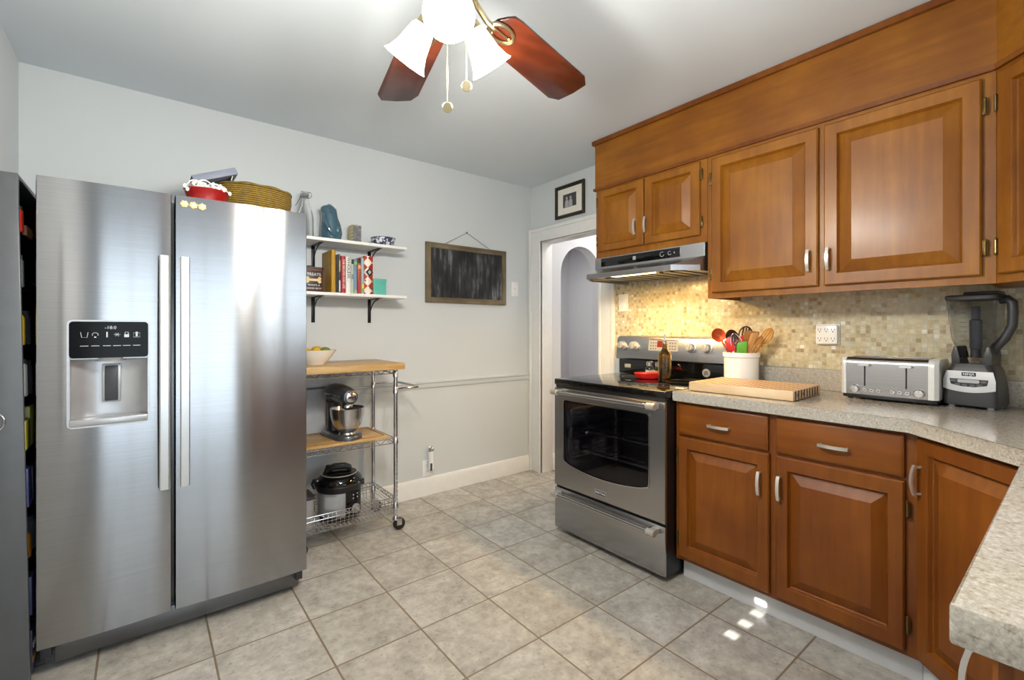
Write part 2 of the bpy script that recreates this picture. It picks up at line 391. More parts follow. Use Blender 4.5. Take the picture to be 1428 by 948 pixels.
m.box(-3.078, -3.060, WY0-.07, WY0, WZ0-.07, WZ1+.07, .002); m.box(-3.078, -3.060, WY1, WY1+.07, WZ0-.07, WZ1+.07, .002); m.box(-3.078, -3.0605, WY0, WY1, WZ0-.07, WZ0, .002); m.box(-3.078, -3.0605, WY0, WY1, WZ1, WZ1+.07, .002)
wf = struct(m, 'added_window', 'trim'); m = MB()
for k in range(16):
    z = WZ0+.05*k; zc = [q for q in (1.037, 1.088, 1.138, 1.188) if z <= q < z+.05]
    if zc:
        a, b2 = zc[0]-.011, zc[0]+.011; m.box(-3.082, -3.078, WY0, -2.176, z, z+.05); m.box(-3.082, -3.078, -2.131, WY1, z, z+.05)
        m.box(-3.082, -3.078, -2.176, -2.131, z, a); m.box(-3.082, -3.078, -2.176, -2.131, b2, z+.05)
    else: m.box(-3.082, -3.078, WY0, WY1, z, z+.05)
m.build('blind', 'white', wf)
# rear wall with the sink window, open to the breakfast nook on its left
m = MB(); m.box(-2.0, -1.75, BK-.1, BK, 0, CE); m.box(-.75, 0, BK-.1, BK, 0, CE); m.box(-1.75, -.75, BK-.1, BK, 0, 1.10); m.box(-1.75, -.75, BK-.1, BK, 2.02, CE)
m.box(-3.078, -2.0, BK-.1, BK, 2.10, CE); struct(m, 'wall_rear', 'wall')
m = MB()
for a in (-1.75, -1.27, -.79): m.box(a, a+.04, BK-.08, BK-.03, 1.10, 2.02, .003)
for z in (1.10, 1.54, 1.98): m.box(-1.75, -.75, BK-.08, BK-.03, z, z+.04, .003)
m.box(-1.83, -.67, BK, BK+.015, 1.02, 1.10, .003); m.box(-1.83, -.67, BK, BK+.015, 2.02, 2.10, .003); m.box(-1.83, -1.75, BK, BK+.015, 1.10, 2.02, .003); m.box(-.75, -.67, BK, BK+.015, 1.10, 2.02, .003)
fr = struct(m, 'window_1', 'trim'); m = MB(); m.box(-1.72, -.78, BK-.058, BK-.054, 1.13, 1.99); m.build('pane', 'winglass', fr)
# breakfast nook behind the camera, with a patio door added for more light
m = MB(); m.box(-3.178, -1.6, -5.2, -5.1, 2.15, CE); m.box(-3.178, -3.05, -5.2, -5.1, 0, 2.15); m.box(-1.85, -1.6, -5.2, -5.1, 0, 2.15); m.box(-1.7, -1.6, -5.1, BK-.1, 0, CE); struct(m, 'wall_nook', 'nook')
m = MB()
for a in (-3.05, -2.49, -1.93): m.box(a, a+.08, -5.18, -5.13, 0, 2.15, .003)
for z in (0, 2.05): m.box(-3.05, -1.85, -5.18, -5.13, z, z+.10, .003)
dr = struct(m, 'added_patio_door', 'trim'); m = MB(); m.box(-2.97, -1.93, -5.157, -5.153, .1, 2.05); m.build('pane', 'winglass', dr)
# doorway casing, jambs
m = MB()
def casing(y0, y1, z0, z1, ins):   # ins: +1 opening lies to -y, -1 to +y
    m.box(-.018, 0, y0, y1, z0, z1, .003)
casing(-.15, -.012, 0, 2.06, 1); casing(-.923, -.785, 0, 2.06, -1); casing(-.785, -.15, 1.951, 2.06, 0)
m.box(-.028, 0, -.034, -.004, 0, 2.066, .004); m.box(-.028, 0, -.931, -.901, 0, 2.066, .004); m.box(-.0275, 0, -.925, -.01, 2.038, 2.066, .004)
m.box(-.024, 0, -.15, -.128, 0, 1.962, .004); m.box(-.024, 0, -.807, -.785, 0, 1.962, .004); m.box(-.0235, 0, -.79, -.145, 1.951, 1.972, .004)
m.box(0, .118, -.152, -.138, 0, 1.951, .002); m.box(0, .118, -.797, -.783, 0, 1.951, .002); m.box(0, .118, -.785, -.15, 1.945, 1.958, .002)
struct(m, 'trim_1', 'trim')
# chair rail, baseboard
m = MB(); m.loft([[(x, 0, .783), (x, -.010, .785), (x, -.014, .797), (x, -.016, .815), (x, -.024, .823), (x, -.024, .832), (x, 0, .834)] for x in (-3.078, -.03)]); struct(m, 'trim_2', 'wall')
m = MB(); m.loft([[(x, 0, 0), (x, -.016, 0), (x, -.016, .10), (x, -.013, .108), (x, -.012, .118), (x, -.006, .127), (x, 0, .129)] for x in (-3.078, -.029)]); struct(m, 'baseboard_left', 'trim')
# hall seen through the doorway
HY = -.15
m = MB(); pts = [(.22, 0), (.22, 1.70)]+[(.485-.265*math.cos(R(a)), 1.70+.262*math.sin(R(a))) for a in range(10, 180, 10)]+[(.75, 1.70), (.75, 0)]
m.prism([(.12, 0)]+pts+[(2.5, 0), (2.5, CE), (.12, CE)], 'xz', HY, HY+.11); struct(m, 'wall_hall', 'hall')
m = MB(); m.box(-.3, 2.6, 2.0, 2.1, 0, CE); m.box(2.5, 2.6, -1.3, 2.1, 0, CE); m.box(.1, 2.6, -1.3, -1.2, 0, CE); m.box(-.3, .12, .125, .2, 0, CE); m.box(-.3, -.2, .2, 2.1, 0, CE); struct(m, 'wall_far', 'hall')
m = MB(); m.box(.12, .216, HY-.014, HY, 0, .12, .003); m.box(.12, .216, HY-.009, HY, .12, .145, .003); m.box(.76, 2.5, HY-.014, HY, 0, .14, .003); struct(m, 'baseboard_hall', 'trim')

# ================================================================== CABINETRY
def raised_door(mb, x0, x1, z0, z1, yf, th=.019, fr=.052, bv=.042, fz=None):
    fz = fz or fr
    def lp(ix, iz, y): return [(x0+ix, y, z0+iz), (x1-ix, y, z0+iz), (x1-ix, y, z1-iz), (x0+ix, y, z1-iz)]
    L = [lp(0, 0, yf+th), lp(0, 0, yf+.005), lp(.005, .005, yf), lp(fr-.006, fz-.006, yf), lp(fr-.004, fz-.004, yf+.003), lp(fr, fz, yf+.013), lp(fr+.003, fz+.003, yf+.0165), lp(fr+bv, fz+bv, yf+.0015), lp(fr+bv+.002, fz+bv+.002, yf+.0005)]
    mb.loft(L)
def slab(mb, x0, x1, z0, z1, yf, th=.019): 
    def lp(ix, y): return [(x0+ix, y, z0+ix), (x1-ix, y, z0+ix), (x1-ix, y, z1-ix), (x0+ix, y, z1-ix)]
    mb.loft([lp(0, yf+th), lp(0, yf+.006), lp(.004, yf+.002), lp(.010, yf)])
def pull(parent, x, z, yf, L=.096, vert=True, name='handle'):
    m = MB(); n = 9; pts = []
    for i in range(n):
        t = i/(n-1)-.5; b = yf-.018-.010*(1-(2*t)**2)
        pts.append((x, b, z+t*L) if vert else (x+t*L, b, z))
    lo = []
    for p in pts:
        if vert: lo.append([(p[0]-.006, p[1]-.003, p[2]), (p[0]+.006, p[1]-.003, p[2]), (p[0]+.006, p[1]+.003, p[2]), (p[0]-.006, p[1]+.003, p[2])])
        else: lo.append([(p[0], p[1]-.003, p[2]-.006), (p[0], p[1]-.003, p[2]+.006), (p[0], p[1]+.003, p[2]+.006), (p[0], p[1]+.003, p[2]-.006)])
    m.loft(lo)
    for e in (-1, 1):
        q = (x, yf, z+e*(L/2-.006)) if vert else (x+e*(L/2-.006), yf, z)
        m.cyl(q, (q[0], yf-.020, q[2]), .0045, seg=10)
    return m.build(name, 'nickel', parent)
def hinge(parent, x, z, yf):
    m = MB(); m.box(x-.006, x+.006, yf-.003, yf+.001, z-.028, z+.028, .001); m.cyl((x, yf-.005, z-.022), (x, yf-.005, z+.022), .0045, seg=10)
    for e in (-1, 1): m.ell((x, yf-.005, z+e*.025), .005, .005, .006, 8, 6)
    m.build('hinge', 'abrass', parent)
def to_local(loc, rz, pts):
    c, s = math.cos(-rz), math.sin(-rz)
    return [((x-loc[0])*c-(y-loc[1])*s, (x-loc[0])*s+(y-loc[1])*c) for x, y in pts]
RW = -PI/2; DG = -3*PI/4

# --- lower two-door unit
b = thing('base_cabinet', 'honey wood base cabinet with two drawers over two doors, right of the range', 'cabinet', (0, -1.786, 0), RW)
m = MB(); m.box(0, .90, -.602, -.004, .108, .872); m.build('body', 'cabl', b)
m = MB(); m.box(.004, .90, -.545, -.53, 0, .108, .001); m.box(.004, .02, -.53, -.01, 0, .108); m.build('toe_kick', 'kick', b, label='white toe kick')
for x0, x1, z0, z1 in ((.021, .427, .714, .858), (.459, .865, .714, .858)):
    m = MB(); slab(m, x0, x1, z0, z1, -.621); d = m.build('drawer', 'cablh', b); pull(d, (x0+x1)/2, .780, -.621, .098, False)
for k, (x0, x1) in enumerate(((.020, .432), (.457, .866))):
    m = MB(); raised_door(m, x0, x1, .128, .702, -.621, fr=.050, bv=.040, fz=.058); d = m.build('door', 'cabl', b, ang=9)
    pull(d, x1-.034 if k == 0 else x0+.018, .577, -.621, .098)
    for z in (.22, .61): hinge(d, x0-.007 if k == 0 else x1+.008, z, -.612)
# --- angled corner unit
L0 = (-.602, -2.687)
b = thing('corner_base_cabinet', 'angled honey wood corner base cabinet with one full height raised panel door', 'cabinet', (L0[0], L0[1], 0), DG)
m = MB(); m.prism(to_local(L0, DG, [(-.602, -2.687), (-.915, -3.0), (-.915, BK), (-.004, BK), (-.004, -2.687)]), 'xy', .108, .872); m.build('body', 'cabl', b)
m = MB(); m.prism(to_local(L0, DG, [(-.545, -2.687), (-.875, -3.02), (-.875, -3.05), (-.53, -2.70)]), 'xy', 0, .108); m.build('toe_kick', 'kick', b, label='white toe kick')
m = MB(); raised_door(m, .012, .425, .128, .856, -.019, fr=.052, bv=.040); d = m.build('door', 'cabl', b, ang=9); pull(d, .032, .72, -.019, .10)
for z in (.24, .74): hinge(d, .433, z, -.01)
# --- rear run, its end by the camera
b = thing('peninsula_cabinet', 'wooden base cabinet under the near end of the stone counter', 'cabinet', (-.917, -3.0, 0), PI)
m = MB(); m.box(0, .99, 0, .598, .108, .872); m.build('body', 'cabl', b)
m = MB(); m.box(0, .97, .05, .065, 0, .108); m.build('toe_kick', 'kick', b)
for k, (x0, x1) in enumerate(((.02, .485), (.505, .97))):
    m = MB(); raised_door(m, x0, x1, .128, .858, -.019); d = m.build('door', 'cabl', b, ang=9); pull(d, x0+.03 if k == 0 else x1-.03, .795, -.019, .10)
# --- stone worktop
CT = .918
b = thing('countertop', 'speckled stone worktop with angled corner on the wooden base cabinets', 'countertop', (0, 0, 0))
m = MB(); m.prism([(-.003, -1.787), (-.642, -1.787), (-.642, -2.668), (-.927, -2.953), (-1.94, -2.953), (-1.94, BK+.003), (-.003, BK+.003)], 'xy', CT-.045, CT, .004); m.build('slab', 'granite', b)
m = MB(); m.box(-.022, -.003, BK+.003, -1.787, CT, CT+.100, .002); m.box(-1.94, -.022, BK+.003, BK+.022, CT, CT+.100, .002); m.build('upstand', 'granite', b)
# --- mosaic
b = thing('backsplash', 'beige glass mosaic backsplash on the wall behind the range', 'backsplash', (0, -.932, 1.019), RW)
m = MB(); m.box(0, BK*-1-.932, -.007, -.001, 0, .682); m.build('tile_field', 'mosaic', b)

# --- uppers
b = thing('wall_cabinet', 'wide honey wood upper cabinet with two tall raised panel doors', 'cabinet', (0, -1.798, 0), RW)
m = MB(); m.box(0, 1.043, -.331, -.312, 1.375, 2.115); m.box(0, .018, -.312, -.003, 1.375, 2.115); m.box(1.025, 1.043, -.312, -.003, 1.375, 2.115); m.box(.018, 1.025, -.312, -.003, 1.395, 1.412); m.box(.018, 1.025, -.312, -.003, 2.09, 2.115); m.box(.018, 1.025, -.02, -.003, 1.412, 2.09); m.build('body', 'cab', b)
for k, (x0, x1) in enumerate(((.027, .508), (.530, 1.009))):
    m = MB(); raised_door(m, x0, x1, 1.404, 2.090, -.350, fr=.054, bv=.044); d = m.build('door', 'cab', b, ang=9)
    pull(d, x1-.033 if k == 0 else x0+.019, 1.516, -.350, .094)
    for z in (1.50, 1.99): hinge(d, x0-.008 if k == 0 else x1+.008, z, -.341)
b = thing('wall_cabinet', 'small honey wood upper cabinet with two short doors above the range hood', 'cabinet', (0, -1.038, 0), RW)
m = MB(); m.box(0, .758, -.331, -.003, 1.672, 2.115); m.build('body', 'cab', b)
for k, (x0, x1) in enumerate(((.025, .372), (.380, .722))):
    m = MB(); raised_door(m, x0, x1, 1.710, 2.096, -.350, fr=.056, bv=.044, fz=.046); d = m.build('door', 'cab', b, ang=9)
    pull(d, x1-.048 if k == 0 else x0+.017, 1.821, -.350, .092)
    for z in (1.78, 2.03): hinge(d, x0-.008 if k == 0 else x1+.008, z, -.341)
L0 = (-.331, -2.842)
b = thing('corner_wall_cabinet', 'angled upper corner cabinet at right edge, only its hinged side in view', 'cabinet', (L0[0], L0[1], 0), DG)
m = MB(); m.prism(to_local(L0, DG, [(-.331, -2.842), (-.758, -3.269), (-.758, BK+.003), (-.003, BK+.003), (-.003, -2.842)]), 'xy', 1.375, 2.115); m.build('body', 'cab', b)
m = MB(); raised_door(m, .024, .578, 1.404, 2.090, -.019, fr=.054, bv=.044); d = m.build('door', 'cab', b, ang=9); pull(d, .55, 1.516, -.019, .094)
for z in (1.50, 1.99): hinge(d, .014, z, -.010)
b = thing('soffit', 'plain wooden soffit with thin crown moulding between upper cabinets and ceiling', 'soffit')
m = MB(); poly = [(-.333, -1.030), (-.333, -2.842), (-.760, -3.269), (-.760, BK+.003), (-.003, BK+.003), (-.003, -1.030)]
m.prism(poly, 'xy', 2.117, CE-.002); m.build('panel', 'caby', b)
def off(d): return [(-.333-d, -1.030+d), (-.333-d, -2.842+d*.41), (-.760-d, -3.269+d*.41), (-.760-d, BK+.003), (-.70, BK+.003), (-.70, -3.24), (-.30, -2.83), (-.30, -1.035), (-.003, -1.035), (-.003, -1.030+d)]
m = MB(); m.prism(off(.016), 'xy', CE-.030, CE-.003, .003); m.build('crown_moulding', 'cabl', b)
m = MB(); m.prism(off(.010), 'xy', 2.108, 2.126, .003); m.build('lower_moulding', 'cabl', b)

# ================================================================== REFRIGERATOR
F = thing('refrigerator', 'tall stainless side by side refrigerator with water dispenser, left of the shelves', 'refrigerator', (-2.482, -.04, 0))
m = MB(); m.box(-.435, .435, -.66, 0, .03, 1.735, .004); m.box(-.43, .43, -.64, -.1, .0, .03); m.build('body', 'dsteel', F)
def bulge(x0, x1): 
    front = []
    for t in [0, .006]+[k/14 for k in range(1, 14)]+[.994, 1]:
        x = x0+(x1-x0)*t; e = min(t, 1-t)
        y = -.760-.009*(1-(2*t-1)**2)
        if t in (0, 1): y += .004
        front.append((x, y))
    return front
def fdoor(x0, x1, hole=None):
    m = MB(); fr = bulge(x0, x1)
    if not hole:
        m.loft([[(x, y, z) for x, y in fr]+[(x1, -.668, z), (x0, -.668, z)] for z in (.115, 1.745)])
    else:
        hx0, hx1, hz0, hz1 = hole
        def yat(x):
            for (a, ya), (b2, yb) in zip(fr, fr[1:]):
                if a <= x <= b2: return ya+(yb-ya)*(x-a)/(b2-a)
        for a, c, z0, z1 in ((x0, x1, hz1, 1.745), (x0, x1, .115, hz0), (x0, hx0, hz0, hz1), (hx1, x1, hz0, hz1)):
            pl = [(a, yat(a))]+[p for p in fr if a+1e-6 < p[0] < c-1e-6]+[(c, yat(c))]
            m.loft([[(x, y, z) for x, y in pl]+[(c, -.668, z), (a, -.668, z)] for z in (z0, z1)])
    return m
def bar_handle(par, x, z0, z1, yf):
    m = MB(); lo = []; n = 16
    for i in range(n+1):
        t = i/n; z = z0+(z1-z0)*t; y = yf-.026-.012*(1-(2*t-1)**2)
        lo.append([(x-.016, y+.006, z), (x-.016, y-.004, z), (x-.012, y-.008, z), (x+.012, y-.008, z), (x+.016, y-.004, z), (x+.016, y+.006, z)])
    m.loft(lo)
    for z in (z0+.03, z1-.03): m.box(x-.010, x+.010, yf-.030, yf+.004, z-.022, z+.022, .003)
    m.build('handle', 'hsteel', par)
fx0, fxm0, fxm1, fx1 = -.439, -.064, -.053, .437
HO = (-.357, -.134, .868, 1.246)
D1 = fdoor(fx0, fxm0, HO).build('freezer_door', 'fsteel', F)
bar_handle(D1, -.087, .60, 1.50, -.760)
# dispenser
yd = -.7695
m = MB(); hx0, hx1, hz0, hz1 = HO
out = rrect(hx0-.004, hx1+.004, hz0-.004, hz1+.004, .016); inn = rrect(hx0+.003, hx1-.003, hz0+.003, hz1-.003, .012)
m.loft([[(x, yd+.012, z) for x, z in out], [(x, yd-.003, z) for x, z in out], [(x, yd-.003, z) for x, z in inn], [(x, yd+.012, z) for x, z in inn]], cap0=False, cap1=False, ring=True); m.build('dispenser_trim', 'silver', D1)
m = MB(); m.prism(rrect(hx0+.002, hx1-.002, 1.113, hz1-.002, .012), 'xz', yd+.03, yd-.004); cp = m.build('control_panel', 'cpanel', D1, label='black control panel with white icons')
for i, x in enumerate((-.315, -.286, -.254, -.226, -.199, -.170)):
    m = MB(); y = yd-.0048
    if i == 0: m.tube([(x-.010, y, 1.206), (x-.007, y, 1.187), (x+.007, y, 1.187), (x+.010, y, 1.206)], .0009, 5)
    elif i == 1: m.tube([(x+.008*math.cos(a), y, 1.197+.007*math.sin(a)) for a in [k*PI/6 for k in range(-1, 8)]], .0009, 5); m.box(x-.003, x+.003, y-.0004, y+.001, 1.186, 1.190)
    elif i == 2: m.box(x-.002, x+.002, y-.0004, y+.001, 1.187, 1.207)
    elif i == 3:
        for a in (0, 60, 120): m.tube([(x-.009*math.cos(R(a)), y, 1.197-.007*math.sin(R(a))), (x+.009*math.cos(R(a)), y, 1.197+.007*math.sin(R(a)))], .0008, 5)
    elif i == 4: m.box(x-.007, x+.007, y-.0004, y+.001, 1.187, 1.198); m.tube([(x-.005, y, 1.198), (x-.004, y, 1.206), (x+.004, y, 1.206), (x+.005, y, 1.198)], .0009, 5)
    else: m.tube([(x-.009, y, 1.187), (x-.009, y, 1.203), (x+.009, y, 1.203), (x+.009, y, 1.187)], .0009, 5, True); m.box(x-.003, x+.003, y-.0004, y+.001, 1.190, 1.207)
    m.build('icon', 'icon', cp); m = MB(); m.box(x-.011, x+.011, y-.0004, y+.001, 1.1555, 1.1575); m.build('icon_caption', 'icon', cp)
text('-18:0', .016, 'icon', cp, (-.244, yd-.0048, 1.222), name='digits')
m = MB()   # recess: back wall curved, sides, floor, ceiling
n = 12; bk = [(hx0+.003+(hx1-hx0-.006)*i/n, -.700+.0-.035*(abs(2*i/n-1))**3) for i in range(n+1)]
m.loft([[(x, y, z) for x, y in bk] for z in (.880, 1.113)], closed=False, cap0=False, cap1=False)
m.box(hx0+.001, hx0+.004, yd+.004, -.70, .872, 1.12); m.box(hx1-.004, hx1-.001, yd+.004, -.70, .872, 1.12); m.box(hx0+.002, hx1-.002, yd+.006, -.69, 1.108, 1.114)
m.build('recess', 'silver', D1)
m = MB(); m.box(hx0+.003, hx1-.003, yd-.008, -.70, .872, .895, .003); m.build('drip_tray', 'silver', D1)
m = MB(); m.box(-.271, -.217, -.716, -.700, .945, 1.086, .003); m.mat(1); m.box(-.263, -.225, -.722, -.712, .950, 1.081, .003); m.build('paddle', ['silver', 'dgrey'], D1)
m = MB(); m.lathe([(.05, 0), (.045, -.012), (.0, -.012)], (-.244, -.73, 1.112), 20); m.build('spout', 'silver', D1)
D2 = fdoor(fxm1, fx1).build('fridge_door', 'fsteel', F)
bar_handle(D2, -.022, .60, 1.50, -.756)
m = MB()
for k in range(3):
    z = 1.688-k*.013; m.box(.358-.001*k, .388, -.7615, -.756, z, z+.006, .001)
m.build('badge', 'dgrey', D2)
m = MB(); m.box(-.40, .42, -.690, -.64, .018, .098, .003); m.build('kick_grille', 'dsteel', F)
for x in (.40, -.435): m = MB(); m.box(x, x+.03, -.715, -.66, .055, .11, .003); m.build('hinge_bracket', 'dgrey', F)
for i, (x, z) in enumerate(((-2.505, 1.713), (-2.4755, 1.712), (-2.4465, 1.710))):
    mg = thing('flower_magnet', ('cream flower magnet on fridge door, leftmost of the row', 'cream flower magnet on fridge door, middle of the row', 'cream flower magnet on fridge door, rightmost of the row')[i], 'magnet', (x, -.8, z), 0, 'flower magnets on the fridge door')
    yy = (-.760-.009*(1-(2*((x+2.482-fxm1)/(fx1-fxm1))-1)**2)-.04)+.8 - .0
    m = MB()
    for k in range(6): a = k*PI/3+.3*i; m.ell((.0085*math.cos(a), yy-.004, .0085*math.sin(a)), .0062, .0035, .0062, 10, 6)
    m.build('petals', 'cream', mg)
    m = MB(); m.ell((0, yy-.006, 0), .005, .004, .005, 10, 6); m.build('centre', 'paper', mg)

# --- on top of the fridge
FT = 1.7355
b = thing('dish', 'small red glazed dish filled with white cords on top of the fridge', 'dish', (-2.413, -.62, FT))
b.scale = (.90, .92, .97)
m = MB(); m.lathe([(.066, 0), (.072, .004), (.082, .04), (.094, .082), (.098, .086), (.096, .090), (.088, .086), (.078, .042), (.064, .010), (0, .008)], sx=1.0, sy=.8); m.build('bowl', 'red', b)
m = MB(); random.seed(3)
for k in range(16):
    a = random.uniform(0, 6.28); c0 = Vector((.055*math.cos(a), .045*math.sin(a), .07)); pts = []
    ph = random.uniform(0, 6.28); rr = random.uniform(.018, .034); el = random.uniform(.25, 1.2)
    for i in range(12):
        t = i/11*5.0+ph; pts.append(c0+Vector((rr*math.cos(t), rr*.6*math.sin(t)*math.cos(el), .028+rr*math.sin(t)*math.sin(el)+.0015*i)))
    m.tube(pts, .0032, 6); m.ell(pts[-1], .007, .006, .008, 8, 6)
for (x, z) in ((-.095, .088), (-.085, .075), (-.06, .105), (.09, .082), (.02, .10), (.065, .095)):
    m.ell((x, -.065, z), .008, .006, .010, 8, 6); m.tube([(x, -.06, z), (x*.8, -.03, z+.025), (x*.5, 0, z+.01)], .003, 6)
o = m.build('earphone_cords', 'ceramic', None, (-2.413, -.62, FT)); o.scale = (.88, .86, .95); tag(o, 'tangle of white cords heaped in the red dish', 'cords'); o['kind'] = 'stuff'
b = thing('basket', 'oval olive woven basket lying tipped on top of the fridge', 'basket', (-2.192, -.42, FT+.004), 0, None, (0, R(1.5), 0))
b.scale = (1.03, 1.0, 1.13)
m = MB(); prof = [(.118, 0), (.138, .02), (.152, .06), (.160, .11), (.158, .150), (.154, .156), (.150, .152), (.148, .11), (.14, .06), (.12, .012), (0, .008)]
m.lathe(prof, sx=1.0, sy=.72, seg=40); m.build('weave', 'basket', b)
m = MB(); m.tube([(.156*math.cos(a), .113*math.sin(a), .153+.002*math.sin(9*a)) for a in [k*2*PI/48 for k in range(48)]], .006, 8, True); m.build('rim', 'basket', b)
b = thing('ring_binder', 'grey blue ring binder lying tilted across the woven basket and the red dish', 'binder', (-2.363, -.40, FT+.186), 0, None, (0, R(-23), 0))
m = MB(); m.box(-.095, .092, -.10, .10, .028, .032, .001); m.box(-.095, .092, -.104, -.098, 0, .032, .002); m.box(-.095, .092, -.10, .10, 0, .004, .001); m.build('cover', plain('slate_card', (128, 134, 152), .5), b)
m = MB(); m.box(-.088, .085, -.0975, .095, .005, .027); m.build('pages', 'cream', b)
m = MB(); m.X = Matrix.Translation((.092, 0, .030)) @ Matrix.Rotation(R(23+12), 4, 'Y'); m.box(-.003, .001, -.09, .09, -.13, 0, .001); m.build('flap', plain('pale_card', (204, 200, 176), .6), b)

# ================================================================== PANTRY CABINET
P = thing('pantry_cabinet', 'slim tall dark grey pantry cabinet with open front, left of the fridge', 'cabinet', (-3.026, -.79, 0), 0, None, (0, R(-1.0), 0))
PX = .092; PD = .70     # half depth from wall, length along the wall
m = MB(); m.box(-.022, PX, 0, .018, .002, 1.743, .003); sp = m.build('side_panel', 'pantry', P)
m = MB(); m.tube([(.024+.024*math.cos(a), -.004, .908+.03*math.sin(a)) for a in [k*PI/10 for k in range(20)]], .0022, 8, True); m.build('ring_pull', 'chrome', sp)
m = MB(); m.box(-.022, PX, PD-.006, PD, .002, 1.743, .001); m.mat(1); m.box(-.018, PX, PD-.018, PD-.006, .002, 1.743, .001); m.build('side_panel', ['pantry', 'matt'], P)
m = MB(); m.box(-.022, -.016, .018, PD-.018, .012, 1.727); m.build('back_panel', 'matt', P)
m = MB(); m.box(-.022, PX, .018, PD-.018, 1.727, 1.743, .002); m.build('top_panel', 'pantry', P)
shz = (.03, .22, .42, .60, .80, .98, 1.16, 1.36, 1.55)
for z in shz:
    m = MB(); m.box(-.016, PX-.004, .018, PD-.018, z-.006, z, .001); m.mat(1); m.tube([(PX-.006, .018, z+.03), (PX-.006, PD-.018, z+.03)], .0015, 6); m.build('shelf', ['matt', 'dark'], P)
def pr(n, c, **k): return plain(n, c, .4, **k)
goods = [  # shelf, y, kind, size, colour, label
 (8, .06, 'tin', (.03, .09), (150, 40, 34), 'small red tin on the top pantry shelf'),
 (8, .17, 'box', (.06, .035), (150, 92, 54), 'low brown box on the top pantry shelf'),
 (7, .05, 'jar', (.028, .11), (90, 92, 94), 'clear jar on the second pantry shelf'),
 (6, .06, 'bottle', (.026, .15), (206, 166, 30), 'yellow bottle with red cap on a pantry shelf'),
 (6, .14, 'jar', (.03, .12), (60, 62, 70), 'dark jar beside the yellow bottle in the pantry'),
 (5, .06, 'jar', (.032, .13), (176, 178, 180), 'clear jar with pale contents on the middle pantry shelf'),
 (5, .15, 'jar', (.030, .12), (60, 60, 62), 'black jar behind the pale jar on the middle pantry shelf'),
 (4, .05, 'box', (.045, .10), (128, 122, 40), 'olive box on pantry shelf under the jars'),
 (4, .13, 'box', (.05, .14), (150, 150, 60), 'yellow green carton on pantry shelf under the jars'),
 (3, .06, 'bag', (.045, .15), (66, 70, 120), 'blue bag on a lower pantry shelf'),
 (3, .16, 'box', (.05, .12), (40, 42, 56), 'navy box behind the blue bag in the pantry'),
 (2, .05, 'bottle', (.03, .13), (150, 96, 26), 'amber bottle on a lower pantry shelf'),
 (2, .14, 'jar', (.032, .12), (70, 74, 84), 'grey jar behind the amber bottle in the pantry'),
 (1, .07, 'bag', (.045, .15), (58, 62, 104), 'dark blue pouch on the second lowest pantry shelf'),
 (0, .06, 'bag', (.048, .16), (40, 42, 70), 'navy and yellow packet on the bottom pantry shelf'),
 (0, .17, 'jar', (.034, .13), (90, 86, 80), 'jar behind the navy packet on the bottom pantry shelf')]
ta = math.tan(R(1.0))
for sh, y, kind, (hw, h), c, lab in goods:
    z = shz[sh]; lx = .066; ca, sa = math.cos(R(-1.0)), math.sin(R(-1.0))
    wx = -3.026+lx*ca+z*sa; wz = -lx*sa+z*ca
    c = tuple(min(255, int(v*1.15)) for v in c)
    t = thing({'tin': 'tin', 'box': 'carton', 'jar': 'jar', 'bottle': 'bottle', 'bag': 'food_packet'}[kind], lab, {'tin': 'tin', 'box': 'box', 'jar': 'jar', 'bottle': 'bottle', 'bag': 'packet'}[kind], (wx, -.79+y, wz+.001), 0, 'pantry goods', (0, R(-1.0), 0))
    mt = pr('pack_%d_%d' % (sh, int(y*100)), c); mt2 = pr('cap_%d_%d' % (sh, int(y*100)), (150, 34, 30) if 'red cap' in lab else (70, 70, 74))
    r = min(hw, .029); m = MB()
    if kind in ('tin', 'jar'):
        m.lathe([(r*.9, 0), (r, .004), (r, h*.82), (r*.86, h*.88), (0, h*.88)]); m.build('container', mt, t); m = MB(); m.lathe([(r*.9, h*.88), (r*.92, h), (0, h)]); m.build('lid', mt2, t)
    elif kind == 'bottle':
        m.lathe([(r*.9, 0), (r, .004), (r, h*.62), (r*.45, h*.82), (r*.42, h*.86), (0, h*.86)]); m.build('container', mt, t); m = MB(); m.lathe([(r*.48, h*.86), (r*.48, h), (0, h)]); m.build('cap', mt2, t)
    elif kind == 'box':
        m.box(-r, r, -hw*.9, hw*.9, 0, h, .002); m.build('container', mt, t); m = MB(); m.box(-r*.9, r*.9, -hw*.75, hw*.75, h, h+.002); m.build('flap', mt2, t)
    else:
        m.loft([[(x*r, yy*hw*k, zz) for x, yy in ((-1, -.8), (0, -1), (1, -.8), (1, .8), (0, 1), (-1, .8))] for k, zz in ((.85, 0), (1, .02), (.95, h*.5), (.85, h*.85), (.8, h*.88))]); m.build('container', mt, t)
        m = MB(); m.box(-.003, .003, -hw*.7, hw*.7, h*.88, h, .001); m.build('seal', mt2, t)
    if 'navy and yellow' in lab:
        m = MB(); m.box(r, r+.001, -.035, .03, .03, .05); m.build('stripe', 'lemon', t); text('GO', .035, 'whiteprint', t, (r+.0012, -.005, .085), (PI/2, 0, PI/2))

